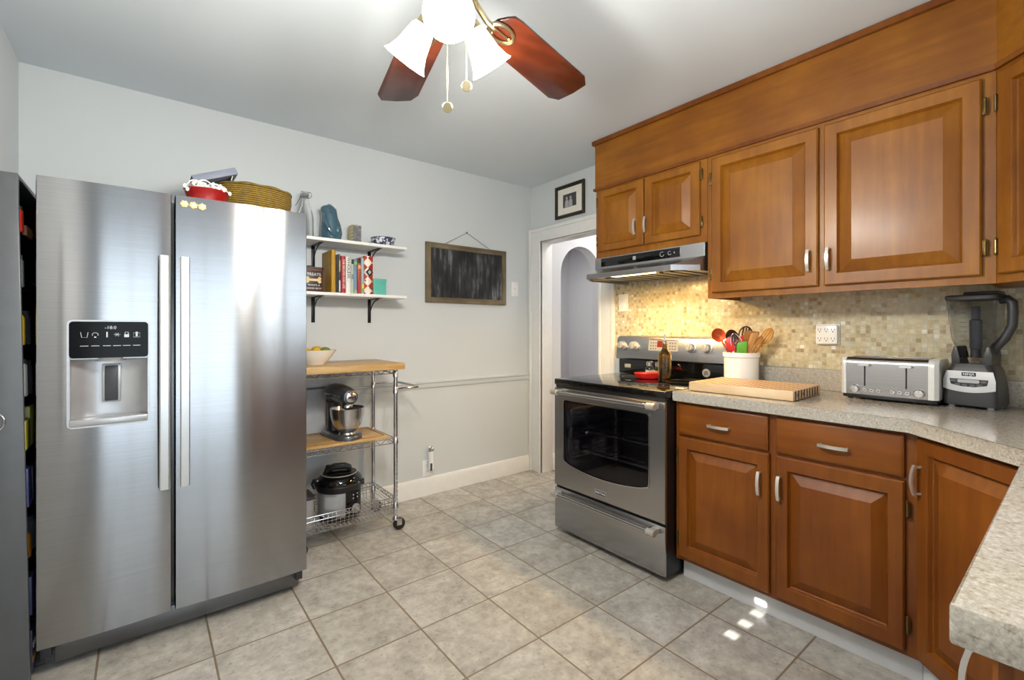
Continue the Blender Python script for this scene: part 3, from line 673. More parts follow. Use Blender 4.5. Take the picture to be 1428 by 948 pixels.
# ================================================================== WALL SHELVES
def bracket(par, x, zt, dep=.185, hgt=.16):
    m = MB(); m.box(x-.011, x+.011, -.004, 0, zt-hgt, zt-.002, .001); m.box(x-.011, x+.011, -dep, 0, zt-.005, zt-.001, .001)
    n = 14; pts = []
    for i in range(n+1):
        a = R(90*i/n); pts.append((x, -.006-(dep-.03)*(1-math.cos(a))*.98, zt-hgt+.022+(hgt-.03)*math.sin(a)))
    m.tube(pts, .005, 8, flat=.6)
    m.ell((x, -.005, zt-hgt+.012), .006, .004, .006, 8, 6); m.ell((x, -.005, zt-.03), .006, .004, .006, 8, 6)
    m.build('bracket', 'dark', par)
SH = []
for zt, lab in ((1.756, 'white wall shelf with bottle and jug on it, upper of the pair'), (1.435, 'white wall shelf holding the row of books, lower of the pair')):
    b = thing('wall_shelf', lab, 'shelf', (-1.27, 0, zt-.018), 0, 'white wall shelves')
    m = MB(); m.box(-.70, 0, -.226, -.001, 0, .018, .002); m.build('board', 'white', b)
    for x in (-.53, -.168): bracket(b, x, 0)
Z1, Z2 = 1.7565, 1.4355
# swing top bottle
b = thing('glass_bottle', 'clear swing top glass bottle on the upper shelf next to the fridge', 'bottle', (-1.875, -.12, Z1))
m = MB(); prof = [(.040, 0), (.045, .006), (.045, .12), (.038, .16), (.022, .205), (.0165, .235), (.0165, .252), (.020, .254), (.020, .262), (.014, .262), (.013, .235), (.019, .203), (.034, .158), (.041, .12), (.041, .010), (0, .008)]
m.lathe(prof); m.build('glass_body', 'glass', b)
m = MB(); m.lathe([(.012, .250), (.018, .264), (.020, .270), (.012, .276), (0, .276)]); m.build('stopper', 'lgrey', b)
m = MB(); m.tube([(-.020, 0, .242), (-.026, 0, .25), (-.024, 0, .278), (.03, 0, .278), (.036, 0, .262), (.022, 0, .242)], .0018, 6); m.tube([(.017*math.cos(a), .017*math.sin(a), .243) for a in [k*PI/8 for k in range(16)]], .002, 6, True); m.tube([(-.024, 0, .25), (-.05, -.01, .20), (-.06, -.012, .185)], .0016, 6); m.build('wire_clip', 'dark', b)
# fish jug
b = thing('jug', 'blue glazed fish shaped pitcher on the upper shelf', 'jug', (-1.728, -.125, Z1))
m = MB(); lo = []
for z, cx, rx, ry in ((0, 0, .050, .046), (.006, 0, .056, .050), (.05, .004, .062, .054), (.10, .002, .057, .050), (.14, -.006, .047, .044), (.165, -.008, .044, .042), (.185, -.014, .046, .042), (.200, -.022, .038, .036), (.210, -.026, .026, .026), (.214, -.028, .012, .012)):
    lo.append([(cx+rx*math.cos(a), ry*math.sin(a), z+(.012*max(0, math.cos(a))*(z/.2)**3)) for a in [k*2*PI/28 for k in range(28)]])
m.loft(lo); m.build('body', 'fish', b)
m = MB(); m.tube([(-.046, -.02, .165), (-.050, -.042, .12), (-.036, -.060, .07), (-.010, -.058, .035), (.022, -.055, .03)], [.008, .011, .011, .009, .004], 10); m.ell((-.012, -.044, .172), .008, .005, .008); m.ell((.028, -.048, .065), .020, .012, .026); m.build('fin', 'fish', b)
m = MB(); m.loft([[(.010+.026*k*math.cos(a)+.010*(1-k), .022*k*math.sin(a), .192+.016*(1-k)*0+(.012*math.cos(a))) for a in [j*2*PI/18 for j in range(18)]] for k in (1.0, 1.05, .8)]); m.build('spout', 'fish', b)
# little printed box
b = thing('trinket_box', 'small book shaped box with dotted side on the upper shelf', 'box', (-1.572, -.135, Z1))
m = MB(); m.box(-.029, .029, -.002, .072, 0, .120, .001); m.build('cover', 'dots', b); m = MB(); m.box(-.0275, .0275, -.0035, -.001, .003, .117); m.build('front_panel', 'script', b); m = MB(); m.box(-.027, .027, .002, .070, .1195, .1215); m.build('lid', 'ink', b)
b = thing('bowl', 'small blue and white patterned bowl at the right end of the upper shelf', 'bowl', (-1.392, -.125, Z1))
m = MB(); m.lathe([(.040, 0), (.044, .003), (.056, .010), (.070, .028), (.079, .052), (.080, .056), (.077, .056), (.067, .028), (.05, .013), (0, .010)]); m.build('body', 'delft', b)
m = MB(); m.tube([(.0787*math.cos(a), .0787*math.sin(a), .056) for a in [k*2*PI/36 for k in range(36)]], .0022, 6, True); m.build('rim', plain('cobalt_rim', (40, 44, 76), .25), b)
# treats tin
b = thing('treat_tin', 'dark brown dog treat tin with bone picture on the lower shelf', 'tin', (-1.852, -.125, Z2))
m = MB(); m.prism(rrect(-.058, .058, -.075, .06, .014), 'xy', 0, .130, .002); m.build('container', 'rust', b)
m = MB(); m.prism(rrect(-.060, .060, -.077, .062, .015), 'xy', .130, .146, .003); m.tube([(-.018, 0, .146), (-.014, 0, .158), (.014, 0, .158), (.018, 0, .146)], .004, 8); m.build('lid', 'brown', b)
m = MB(); m.box(-.050, .050, -.0765, -.074, .006, .124, .001); fp = m.build('front_label', 'brown', b)
text('TREATS', .0235, 'whiteprint', fp, (.002, -.0772, .101), sx=.98); text("WHO'S A", .015, 'whiteprint', fp, (.002, -.0772, .038), sx=1.1); text('GOOD BOY?', .0145, 'whiteprint', fp, (.002, -.0772, .019), sx=1.05)
m = MB(); m.box(-.03, .03, -.0775, -.0765, .062, .076, .0)
for x in (-.034, .034):
    for z in (.060, .078): m.lathe([(.010, 0), (.010, .001), (0, .001)], (x, -.0768, z), 14, 'y')
m.build('bone_emblem', 'cream', fp)
# books
def bookmat(n, c): return plain(n, c, .5, var=.05)
def book(name, lab, x0, x1, h, d, cov, yf=-.20, wtext=None, tcol='whiteprint', extra=None, tilt=0):
    w_ = x1-x0; b = thing('book', lab, 'book', ((x0+x1)/2, yf, Z2), 0, 'books on the lower shelf'); mt = bookmat('cover_'+name, cov) if isinstance(cov, tuple) else cov
    m = MB(); m.box(-w_/2+.0005, -w_/2+.0028, .003, d, 0, h, .0006); m.box(w_/2-.0028, w_/2-.0005, .003, d, 0, h, .0006); m.prism(arc(0, .004+w_*.55, w_*.70, 225.5, 314.5, 6)+[(w_/2-.0005, .006), (-w_/2+.0005, .006)], 'xy', 0, h); m.build('cover', mt, b)
    m = MB(); m.box(-w_/2+.0028, w_/2-.0028, .006, d-.003, .003, h-.003); m.build('pages', 'paper', b)
    for (z0, z1, c) in (extra or []):
        m = MB(); m.box(-w_/2+.002, w_/2-.002, -.0026, .001, z0*h, z1*h); m.build('spine_band', c if not isinstance(c, tuple) else bookmat('band_%s_%d' % (name, int(z0*100)), c), b)
    if wtext:
        for s_, sz, z, sx in wtext: text(s_, sz, tcol, b, (0, -.0032, z*h), (PI/2, R(90), 0), 'spine_title', sx=sx)
    return b
book('yellow', 'thick mustard yellow book with wide cover showing beside the treat tin', -1.7485, -1.7225, .258, .19, (178, 134, 26))
book('black', 'slim black book right of the mustard yellow book', -1.7195, -1.708, .232, .15, (30, 26, 28))
book('grey', 'slim dark book with yellow and white spine bands, left of the red book', -1.7065, -1.6945, .236, .16, (70, 72, 72), extra=[(.55, .84, (176, 170, 110)), (.03, .32, (214, 214, 220)), (.34, .52, (64, 52, 60))])
book('red', 'red book with pale spine lettering between dark book and white book', -1.690, -1.664, .226, .16, (164, 26, 32), wtext=[('THE RECIPES FOR LIFE', .0175, .52, 1.05)])
book('white', 'white book with big black title reading down the spine', -1.662, -1.6315, .224, .16, (228, 226, 218), wtext=[('WHOLE30', .0270, .70, 1.05)], tcol='ink', extra=[])
book('greenish', 'slim pale green book with black spine top, right of the white book', -1.630, -1.6140, .212, .15, (176, 188, 168), extra=[(.86, .99, (24, 24, 28)), (.42, .56, (120, 140, 140))])
book('blue', 'blue grey book with green spine band', -1.6130, -1.5930, .215, .16, (112, 134, 164), extra=[(.84, .92, (124, 190, 80)), (.02, .10, (150, 170, 100))])
book('orange', 'orange red book with black spine top', -1.590, -1.5690, .222, .15, (172, 72, 36), extra=[(.86, .99, (30, 28, 32)), (.70, .80, (226, 166, 110)), (.03, .32, (176, 46, 44))])
book('pale', 'slim pale blue book with yellow green spine foot', -1.5655, -1.5485, .226, .16, (158, 176, 182), extra=[(.16, .28, (218, 208, 90)), (.05, .15, (128, 172, 70))])
bk = book('retro', 'thick book with red and white patterned spine, rightmost of the row', -1.547, -1.491, .240, .16, M['retro'])
m = MB(); m.prism([(0, .165), (.024, .138), (0, .111), (-.024, .138)], 'xz', -.0135, -.011); m.build('spine_diamond', 'ink', bk)
m = MB(); m.prism([(0, .152), (.012, .138), (0, .124), (-.012, .138)], 'xz', -.0145, -.0128); m.build('spine_emblem', 'lgrey', bk)
b = thing('gift_box', 'small teal lidded box right of the books on the lower shelf', 'box', (-1.4455, -.155, Z2))
m = MB(); m.box(-.043, .043, -.043, .043, 0, .082, .001); m.build('container', 'teal', b); m = MB(); m.box(-.045, .045, -.045, .045, .080, .103, .001); m.build('lid', 'teal', b)

# ================================================================== KITCHEN CART
C = thing('kitchen_cart', 'chrome wire kitchen cart with bamboo top between fridge and chalkboard wall', 'cart', (-1.70, -.24, 0))
m = MB(); m.box(-.335, .300, -.232, .220, .975, 1.013, .003); m.build('top', 'bamboo', C)
PXL = (-.300, .262); PYF = (-.18, .17)
for x in PXL:
    for y in PYF:
        m = MB(); m.cyl((x, y, .075), (x, y, .973), .0125, seg=14)
        for z in [.10+.0254*k for k in range(34)]: m.tube([(x+.0127*math.cos(a), y+.0127*math.sin(a), z) for a in [j*PI/6 for j in range(12)]], .0009, 4, True)
        for z in (.15, .545, .845, .945): m.lathe([(.0125, -.022), (.017, -.018), (.0155, .018), (.0125, .022)], (x, y, z), 14, cap=False)
        m.build('post', 'chrome', C)
        m = MB(); m.lathe([(.012, .05), (.02, .05), (.02, .058), (.012, .075)], (x, y, .015), 14); m.box(x+.002, x+.034, y-.016, y-.013, .03, .068, .001); m.box(x+.002, x+.034, y+.013, y+.016, .03, .068, .001); ca = m.build('caster', 'chrome', C)
        m = MB(); m.lathe([(.010, -.012), (.032, -.012), (.036, -.008), (.036, .008), (.032, .012), (.010, .012)], (x+.022, y, .036), 24, 'y'); m.build('wheel', 'rubber', ca)
def wire_shelf(name, z, h, edge=True, deep=0):
    m = MB(); x0, x1 = PXL; y0, y1 = PYF
    for zz in (z, z-h):
        for p, q in (((x0, y0), (x1, y0)), ((x0, y1), (x1, y1)), ((x0, y0), (x0, y1)), ((x1, y0), (x1, y1))): m.cyl((p[0], p[1], zz), (q[0], q[1], zz), .0028, seg=8)
    def zig(p, q, n):
        pts = []
        for i in range(n+1):
            t = i/n; pts.append((p[0]+(q[0]-p[0])*t, p[1]+(q[1]-p[1])*t, z-(h if i % 2 else 0)))
        for a, b2 in zip(pts, pts[1:]): m.cyl(a, b2, .002, seg=6)
    zig((x0, y0), (x1, y0), 18); zig((x0, y1), (x1, y1), 18); zig((x1, y0), (x1, y1), 12); zig((x0, y0), (x0, y1), 12)
    if not deep:
        for k in range(1, 24): x = x0+(x1-x0)*k/24; m.cyl((x, y0, z), (x, y1, z), .0016, seg=6)
        for y in (y0+.09, y1-.09): m.cyl((x0, y, z-.004), (x1, y, z-.004), .0028, seg=6)
    else:
        zb = z-deep; g = .012
        for k in range(0, 25):
            x = x0+(x1-x0)*k/24; m.tube([(x, y0, z), (x, y0, z-h), (x, y0+g, zb), (x, y1-g, zb), (x, y1, z-h), (x, y1, z)], .0018, 6)
        for k in range(1, 14):
            y = y0+(y1-y0)*k/14
            m.tube([(x0, y, z), (x0+g, y, zb), (x1-g, y, zb), (x1, y, z)], .0018, 6)
        for zz in (z-h-.018, z-h-.036, zb+.004):
            for p, q in (((x0, y0), (x1, y0)), ((x0, y1), (x1, y1)), ((x1, y0), (x1, y1)), ((x0, y0), (x0, y1))): m.cyl((p[0], p[1], zz), (q[0], q[1], zz), .0018, seg=6)
    return m.build(name, 'chrome', C)
wire_shelf('wire_shelf', .970, .022); wire_shelf('wire_shelf', .556, .028); wire_shelf('wire_basket', .200, .026, deep=.098)
m = MB(); m.tube([(.262, -.18, .855), (.36, -.18, .855), (.415, -.165, .855), (.43, -.13, .855), (.43, .12, .855), (.415, .155, .855), (.36, .17, .855), (.262, .17, .855)], .008, 10); m.build('handle', 'chrome', C)
# fruit bowl
CTZ = 1.0135
b = thing('fruit_bowl', 'white bowl with fruit on the bamboo cart top beside the fridge', 'bowl', (-1.862, -.26, CTZ))
m = MB(); m.lathe([(.052, 0), (.055, .006), (.075, .022), (.10, .055), (.118, .082), (.115, .083), (.096, .057), (.07, .026), (0, .012)], seg=36); m.build('body', 'ceramic', b)
for i, (x, y, z, k) in enumerate(((.05, -.03, .072, 'lime'), (-.008, -.045, .074, 'lemon'), (.02, .03, .076, 'lemon'), (-.055, .0, .074, 'lemon'))):
    t = thing(k, ('green lime at the right in the white bowl', 'yellow lemon at the front of the white bowl', 'yellow lemon at the back of the white bowl', 'yellow lemon at the left of the white bowl')[i], 'fruit', (-1.862+x, -.26+y, CTZ+z), i*1.1, 'fruit in the white bowl')
    m = MB(); m.lathe([(.0, -.036), (.006, -.034), (.014, -.029), (.025, -.016), (.028, 0), (.025, .016), (.014, .029), (.006, .034), (0, .037)], seg=18, axis='x'); m.build('skin', k, t); m = MB(); m.ell((-.036, 0, 0), .004, .004, .004, 8, 6); m.build('stem_end', 'brown', t)
# bamboo board on middle wire shelf
b = thing('cutting_board', 'bamboo cutting board on the middle shelf of the cart under the mixer', 'cutting board', (-1.70, -.245, .5585))
m = MB(); m.box(-.29, .225, -.165, .165, 0, .016, .003); m.build('board', 'bamboo', b); m = MB(); m.tube([(x, y, .0162) for x, y in rrect(-.27, .205, -.145, .145, .02)], .003, 6, True); m.build('juice_groove', 'spoond', b)
BZ = .576
# mixer
X = thing('stand_mixer', 'dark grey stand mixer with steel bowl on the bamboo cutting board', 'mixer', (-1.700, -.272, BZ), R(-84))
X.scale = (.93, .93, .93)
m = MB()   # local +x is the head direction
out = [(-.135+.085*math.cos(R(a)), .085*math.sin(R(a))) for a in range(90, 271, 15)]+[(.055+.088*math.cos(R(a)), .088*math.sin(R(a))) for a in range(-80, 81, 16)]
m.loft([[(x*k, y*k, z) for x, y in out] for k, z in ((1, 0), (1.0, .014), (.96, .024), (.86, .030))]); m.build('base', 'mixer', X)
m = MB(); m.loft([[(-.135+rx*math.cos(a), ry*math.sin(a), z) for a in [k*2*PI/24 for k in range(24)]] for z, rx, ry in ((.022, .068, .062), (.05, .05, .05), (.12, .044, .046), (.19, .048, .05), (.215, .055, .056))]); m.build('column', 'mixer', X)
m = MB(); lo = []
for x, zc, rz, ry in ((-.205, .268, .01, .01), (-.200, .268, .034, .036), (-.175, .270, .054, .054), (-.13, .272, .060, .060), (-.05, .272, .062, .061), (.03, .268, .058, .058), (.08, .264, .052, .053), (.102, .262, .044, .046), (.106, .262, .036, .038)):
    lo.append([(x, ry*math.cos(a), zc+rz*math.sin(a)) for a in [k*2*PI/24 for k in range(24)]])
m.loft(lo); m.build('head', 'mixer', X)
m = MB(); m.lathe([(.034, .100), (.034, .112), (.028, .116), (0, .117)], (0, 0, .262), 24, 'x'); m.build('hub_cap', 'chrome', X)
m = MB(); m.tube([(-.19, .058, .268), (-.05, .0625, .268), (.06, .058, .268)], .004, 6); m.tube([(-.19, -.058, .268), (-.05, -.0625, .268), (.06, -.058, .268)], .004, 6); m.build('trim_band', 'chrome', X)
m = MB(); m.lathe([(.030, .215), (.034, .208), (.034, .19), (.014, .185), (.012, .14), (.02, .12), (0, .12)], (.05, 0, 0), 20); m.build('beater_shaft', 'chrome', X)
m = MB()
for s_ in (-1, 1): m.cyl((-.06, s_*.058, .262), (-.06, s_*.078, .262), .006, seg=10); m.ell((-.06, s_*.080, .262), .010, .008, .010, 10, 8)
m.build('lever_knob', 'black', X)
m = MB(); m.lathe([(.045, .026), (.050, .030), (.046, .040), (.062, .055), (.085, .09), (.098, .14), (.102, .185), (.104, .192), (.102, .194), (.098, .188), (.094, .14), (.08, .092), (.06, .060), (0, .046)], (.05, 0, 0), 36); m.build('bowl', 'steelv', X)
# tray behind the mixer
b = thing('serving_tray', 'white tray with dark rim leaning on wall behind the mixer', 'tray', (-1.82, -.045, .559), 0, None, (R(-5), 0, 0))
m = MB(); m.box(-.12, .10, -.004, .004, .008, .285); m.build('panel', 'lgrey', b)
m = MB()
for bx in ((-.128, -.112, 0, .293), (.092, .108, 0, .293), (-.128, .108, 0, .012), (-.128, .108, .281, .293)): m.box(bx[0], bx[1], -.010, .006, bx[2], bx[3], .002)
m.build('rim', 'grey', b)
# pressure cooker
Q = thing('pressure_cooker', 'black and steel electric pressure cooker in the bottom cart basket', 'cooker', (-1.722, -.26, .1042), R(-20))
m = MB(); m.lathe([(.105, 0), (.118, .006), (.122, .03), (.122, .038), (0, .038)], seg=36); m.build('base', 'black', Q)
m = MB(); m.lathe([(.120, .036), (.121, .04), (.121, .175), (0, .176)], seg=40); m.build('body', 'silver', Q)
m = MB(); m.lathe([(.124, .172), (.128, .178), (.128, .205), (.122, .212), (0, .214)], seg=40)
for s_ in (-1, 1): m.box(s_*.122-.02, s_*.122+.02, -.028, .028, .185, .208, .006)
m.build('rim', 'black', Q)
m = MB(); m.lathe([(.126, .210), (.129, .220), (.122, .240), (.095, .262), (.05, .272), (0, .274)], seg=40); ld = m.build('lid', 'gloss', Q)
m = MB(); m.tube([(.098*math.cos(a), .098*math.sin(a), .262) for a in [k*2*PI/36 for k in range(36)]], .003, 6, True); m.build('lid_ring', 'silver', ld)
m = MB(); m.tube([(-.075, 0, .262), (-.066, 0, .284), (-.03, 0, .298), (.03, 0, .298), (.055, 0, .288), (.062, 0, .268)], [.014, .018, .020, .020, .018, .012], 10); m.build('lid_handle', 'black', ld)
m = MB(); m.lathe([(.016, .268), (.018, .285), (.014, .300), (0, .302)], (-.062, .035, 0), 14); m.build('pressure_valve', 'black', ld)
m = MB(); m.lathe([(.02, .235), (.024, .252), (.018, .262), (0, .262)], (-.118, -.03, -.02), 14); m.tube([(-.128, -.03, .19), (-.140, -.032, .215), (-.13, -.03, .24)], .014, 10); m.build('side_handle', 'black', ld)
n = 10
def curved(mb, a0, a1, z0, z1, r0, r1):
    ia = [R(a0+(a1-a0)*k/n) for k in range(n+1)]
    lp = lambda z: [(r0*math.cos(a), r0*math.sin(a), z) for a in ia]+[(r1*math.cos(a), r1*math.sin(a), z) for a in ia[::-1]]
    mb.loft([lp(z0), lp(z1)])
m = MB(); curved(m, -72, -18, .036, .176, .119, .127); cp = m.build('control_panel', 'gloss', Q)
m = MB(); a = R(-45); 
m.X = Matrix.Translation((.127*math.cos(a), .127*math.sin(a), .072)) @ Matrix.Rotation(a+PI/2, 4, 'Z'); m.lathe([(.026, 0), (.026, .010), (.022, .016), (0, .016)], (0, 0, 0), 22, 'y'); m.build('dial', 'silver', cp)
m = MB(); m.X = Matrix.Translation((.127*math.cos(a), .127*math.sin(a), .13)) @ Matrix.Rotation(a+PI/2, 4, 'Z')
for x, z in ((-.018, .02), (.012, .02), (-.018, 0), (.012, 0)): m.box(x, x+.008, -.002, .002, z, z+.006, .001)
m.build('buttons', 'lgrey', cp)
m = MB(); curved(m, -128, -92, .085, .155, .119, .1225); m.build('label_plate', 'lgrey', Q)
b = thing('slow_cooker', 'small grey appliance at the left in the cart basket, mostly hidden by the fridge', 'appliance', (-1.926, -.26, .1042))
m = MB(); m.prism(rrect(-.05, .045, -.08, .08, .02), 'xy', 0, .16, .006); m.build('body', 'silver', b); m = MB(); m.prism(rrect(-.052, .047, -.082, .082, .02), 'xy', .160, .178, .005); m.build('lid', 'dgrey', b)

# ================================================================== LEFT WALL ITEMS
b = thing('chalkboard', 'smudged chalkboard in weathered wood frame hanging on the left wall', 'chalkboard', (-.652, 0, 1.412))
W2, H2, fw = .369, .444, .040
m = MB()
m.box(-W2, -W2+fw, -.022, -.002, 0, H2, .002); m.box(W2-fw, W2, -.022, -.002, 0, H2, .002); m.mat(1); m.box(-W2+fw, W2-fw, -.0215, -.002, 0, fw, .002); m.box(-W2+fw, W2-fw, -.0215, -.002, H2-fw, H2, .002); m.build('frame', ['fwoodv', 'fwood'], b)
m = MB(); m.box(-W2+fw-.003, W2-fw+.003, -.012, -.004, fw-.003, H2-fw+.003); m.build('slate', 'chalk', b)
m = MB(); m.tube([(-.205, -.014, H2), (-.010, -.010, .552), (.205, -.014, H2)], .0016, 6); m.build('hanging_wire', 'dgrey', b); m = MB(); m.cyl((-.010, 0, .553), (-.010, -.014, .556), .002, seg=8); m.ell((-.010, -.014, .556), .004, .002, .004, 8, 6); m.build('nail', 'dark', b)
def plate(name, lab, cat, loc, rz, w_, h_, inner):
    b = thing(name, lab, cat, loc, rz); m = MB(); m.box(-w_/2, w_/2, -.006, -.0005, -h_/2, h_/2, .002); m.build('cover_plate', 'white', b); inner(b); return b
def toggle(b):
    m = MB(); m.box(-.006, .006, -.0075, -.004, -.014, .014, .001); m.box(-.004, .004, -.016, -.005, -.004, .008, .001); m.build('toggle', 'white', b)
    m = MB()
    for z in (-.04, .04): m.ell((0, -.006, z), .003, .0015, .003, 8, 6)
    m.build('screw', 'lgrey', b)
plate('light_switch', 'white wall switch plate between chalkboard and doorway', 'switch', (-.180, 0, 1.551), 0, .076, .118, toggle)
def sockets(b):
    for z in (-.022, .022):
        m = MB(); m.prism(rrect(-.014, .014, z-.015, z+.015, .008), 'xz', -.0075, -.004); m.mat(1); m.box(-.006, -.004, -.0078, -.006, z-.004, z+.006); m.box(.004, .006, -.0078, -.006, z-.004, z+.006); m.build('socket', ['white', 'dgrey'], b)
plate('wall_outlet', 'white wall outlet low on the left wall behind the night light', 'outlet', (-1.005, 0, .196), 0, .076, .122, sockets)
b = thing('plug_in_light', 'white tubular plug in light with chrome tip in the low wall outlet', 'night light', (-.998, -.008, .19))
m = MB(); m.lathe([(.017, 0), (.020, .004), (.021, .05), (.021, .135), (0, .136)], (.010, -.024, 0), 22); m.build('barrel', 'white', b)
m = MB(); m.lathe([(.0215, .134), (.0235, .14), (.0235, .158), (.020, .162), (.016, .154), (0, .150)], (.010, -.024, 0), 22); m.build('lens_ring', 'chrome', b)
m = MB(); m.box(-.006, .022, -.024, .0, .01, .060, .003); m.build('plug', 'lgrey', b)
m = MB(); m.box(-.004, .010, -.0465, -.040, -.004, .05, .002); m.build('switch_strip', 'dgrey', b)
# framed photo above the doorway
b = thing('picture_frame', 'dark framed black and white photo above the doorway', 'picture', (0, -.481, 2.100), RW)
m = MB(); w_, h_, f_ = .158, .258, .027
def fr_lp(i, y): return [(-w_+i, y, i), (w_-i, y, i), (w_-i, y, h_-i), (-w_+i, y, h_-i)]
m.loft([fr_lp(0, -.002), fr_lp(0, -.018), fr_lp(.008, -.024), fr_lp(f_-.004, -.016), fr_lp(f_, -.010), fr_lp(f_, -.002)], cap0=False, cap1=False, ring=True); m.build('frame', 'pframe', b)
m = MB(); m.box(-w_+f_-.002, w_-f_+.002, -.009, -.003, f_-.002, h_-f_+.002); m.build('mat_board', 'paper', b)
m = MB(); m.box(-.072, .072, -.0100, -.0088, .078, .182); ph = m.build('photograph', plain('photo_grey', (62, 62, 64), .5, var=.4), b)
m = MB()
for x in (-.030, .012):
    m.prism([(x-.020, .080), (x+.020, .080), (x+.018, .125), (x+.008, .138), (x-.008, .138), (x-.018, .125)], 'xz', -.0106, -.0098); m.lathe([(.011, 0), (.011, .0006), (0, .0006)], (x, -.0100, .150), 14, 'y')
m.build('two_figures', 'lgrey', ph)
b = thing('picture_frame', 'thin dark framed picture in the far room, seen past the hall arch edge', 'picture', (1.02, 2.0, 1.42))
m = MB(); m.box(-.32, -.28, -.03, 0, 0, .44, .003); m.box(.28, .32, -.03, 0, 0, .44, .003); m.box(-.28, .28, -.03, 0, 0, .04, .003); m.box(-.28, .28, -.03, 0, .40, .44, .003); m.build('frame', 'black', b); m = MB(); m.box(-.285, .285, -.014, -.006, .035, .405); m.build('print', 'lgrey', b)

# ================================================================== RANGE
RG = thing('range', 'stainless electric range with black glass cooktop in front of the mosaic wall', 'stove', (0, -1.022, 0), RW)
RWD = .761
m = MB(); m.box(.004, .022, -.674, -.03, .03, .878); m.box(RWD-.022, RWD-.004, -.674, -.03, .03, .878); m.box(.022, RWD-.022, -.05, -.03, .03, .878); m.box(.022, RWD-.022, -.674, -.05, .272, .300); m.box(.022, RWD-.022, -.640, -.05, .845, .878)
for x in (.06, RWD-.06):
    for y in (-.58, -.09): m.cyl((x, y, 0), (x, y, .03), .015, seg=10)
m.box(.022, RWD-.022, -.63, -.05, .03, .045); m.build('body', 'black', RG)
m = MB(); m.box(0, RWD, -.692, -.022, .884, .9185, .006, 3); m.mat(1)
ct = None
m.build('cooktop', ['gloss', 'grey'], RG)
for x, y, r in ((.20, -.50, .115), (.56, -.50, .09), (.20, -.22, .08), (.56, -.22, .10)):
    m = MB()
    for rr in (r, r*.62): 
        lo = [[(x+(rr+dd)*math.cos(a), y+(rr+dd)*math.sin(a), .9187+zz) for a in [k*2*PI/48 for k in range(48)]] for dd, zz in ((0, 0), (0, .0002), (.0015, .0002), (.0015, 0))]
        m.loft(lo, cap0=False, cap1=False, ring=True)
    m.build('burner_ring', 'grey', RG)
m = MB(); m.box(.006, RWD-.006, -.684, -.60, .868, .886, .002); m.build('vent_strip', 'black', RG)
# oven door with arched window
gx0, gx1, gzt = .076, .672, .803
def win(i):   # window outline, bottom bowed down
    xs = [gx0+i+(gx1-gx0-2*i)*k/12 for k in range(13)]; bot = []
    for x in xs:
        t = (x-gx0)/(gx1-gx0)*2-1; bot.append((x, .398+.035*t*t+i))
    bot[0] = (gx0+i, .455+i); bot[-1] = (gx1-i, .455+i)
    bot.insert(1, (gx0+i+.006, .437+i)); bot.insert(-1, (gx1-i-.006, .437+i))
    return bot+[(gx1-i, gzt-.012-i), (gx1-.012-i, gzt-i), (gx0+.012+i, gzt-i), (gx0+i, gzt-.012-i)]
wo = win(0); dx0, dx1, dz0, dz1 = .003, RWD-.003, .286, .866
def ringfill(mb, inner, x0, x1, z0, z1, y0, y1, rb=.012):
    outer = rrect(x0, x1, z0, z1, .004, 3); t = bmesh.new()
    def addl(pts, y): 
        vs = [t.verts.new((p[0], y, p[1])) for p in pts]; es = [t.edges.new((vs[i], vs[(i+1) % len(vs)])) for i in range(len(vs))]; return vs, es
    oi = [(x0+rb if p[0] < (x0+x1)/2 else x1-rb, p[1]) if False else p for p in outer]
    V0, E0 = addl(outer, y0); V1, E1 = addl(inner, y0); bmesh.ops.triangle_fill(t, edges=E0+E1, use_beauty=True)
    W0, _ = addl(outer, y1) ; W1, _ = addl(inner, y1)
    for a, b2 in ((V0, W0), (V1, W1)):
        for i in range(len(a)): t.faces.new((a[i], a[(i+1) % len(a)], b2[(i+1) % len(a)], b2[i]))
    bmesh.ops.triangle_fill(t, edges=[e for e in t.edges if abs(e.verts[0].co.y-y1) < 1e-6 and abs(e.verts[1].co.y-y1) < 1e-6], use_beauty=True)
    mb._add(t)
m = MB(); ringfill(m, wo, dx0, dx1, dz0, dz1, -.690, -.676); OD = m.build('oven_door', 'steel', RG, ang=25)
m = MB(); wi = win(.004); m.loft([[(x, -.692, z) for x, z in wo], [(x, -.6935, z) for x, z in wo], [(x, -.6935, z) for x, z in wi], [(x, -.692, z) for x, z in wi]], cap0=False, cap1=False, ring=True); m.build('window_bead', 'chrome', OD)
m = MB(); m.prism(wo, 'xz', -.686, -.680); m.build('window_glass', 'oven', OD)
def range_handle(par, z, y, x0, x1, yf):
    m = MB(); m.cyl((x0, y, z), (x1, y, z), .011, seg=16)
    m.build('handle_bar', 'steelv', par)
    for x in (x0+.0, x1-.0):
        m = MB(); m.cyl((x-.022, y, z), (x+.022, y, z), .0165, seg=16); m.box(x-.016, x+.016, y, yf, z-.014, z+.014, .005); m.build('handle_bracket', 'nickel', par)
range_handle(OD, .846, -.738, .05, .712, -.690)
m = MB(); m.box(.321, .403, -.693, -.689, .311, .340, .002); bd = m.build('badge', 'silver', OD); m = MB(); m.box(.324, .400, -.6936, -.692, .314, .337, .001); m.build('badge_field', 'dgrey', bd); text('MAYTAG', .0165, 'whiteprint', bd, (.362, -.6940, .3255), sx=1.05)
m = MB(); m.box(.003, RWD-.003, -.690, -.674, .032, .272, .004); DW = m.build('storage_drawer', 'steel', RG); range_handle(DW, .246, -.738, .05, .712, -.690)
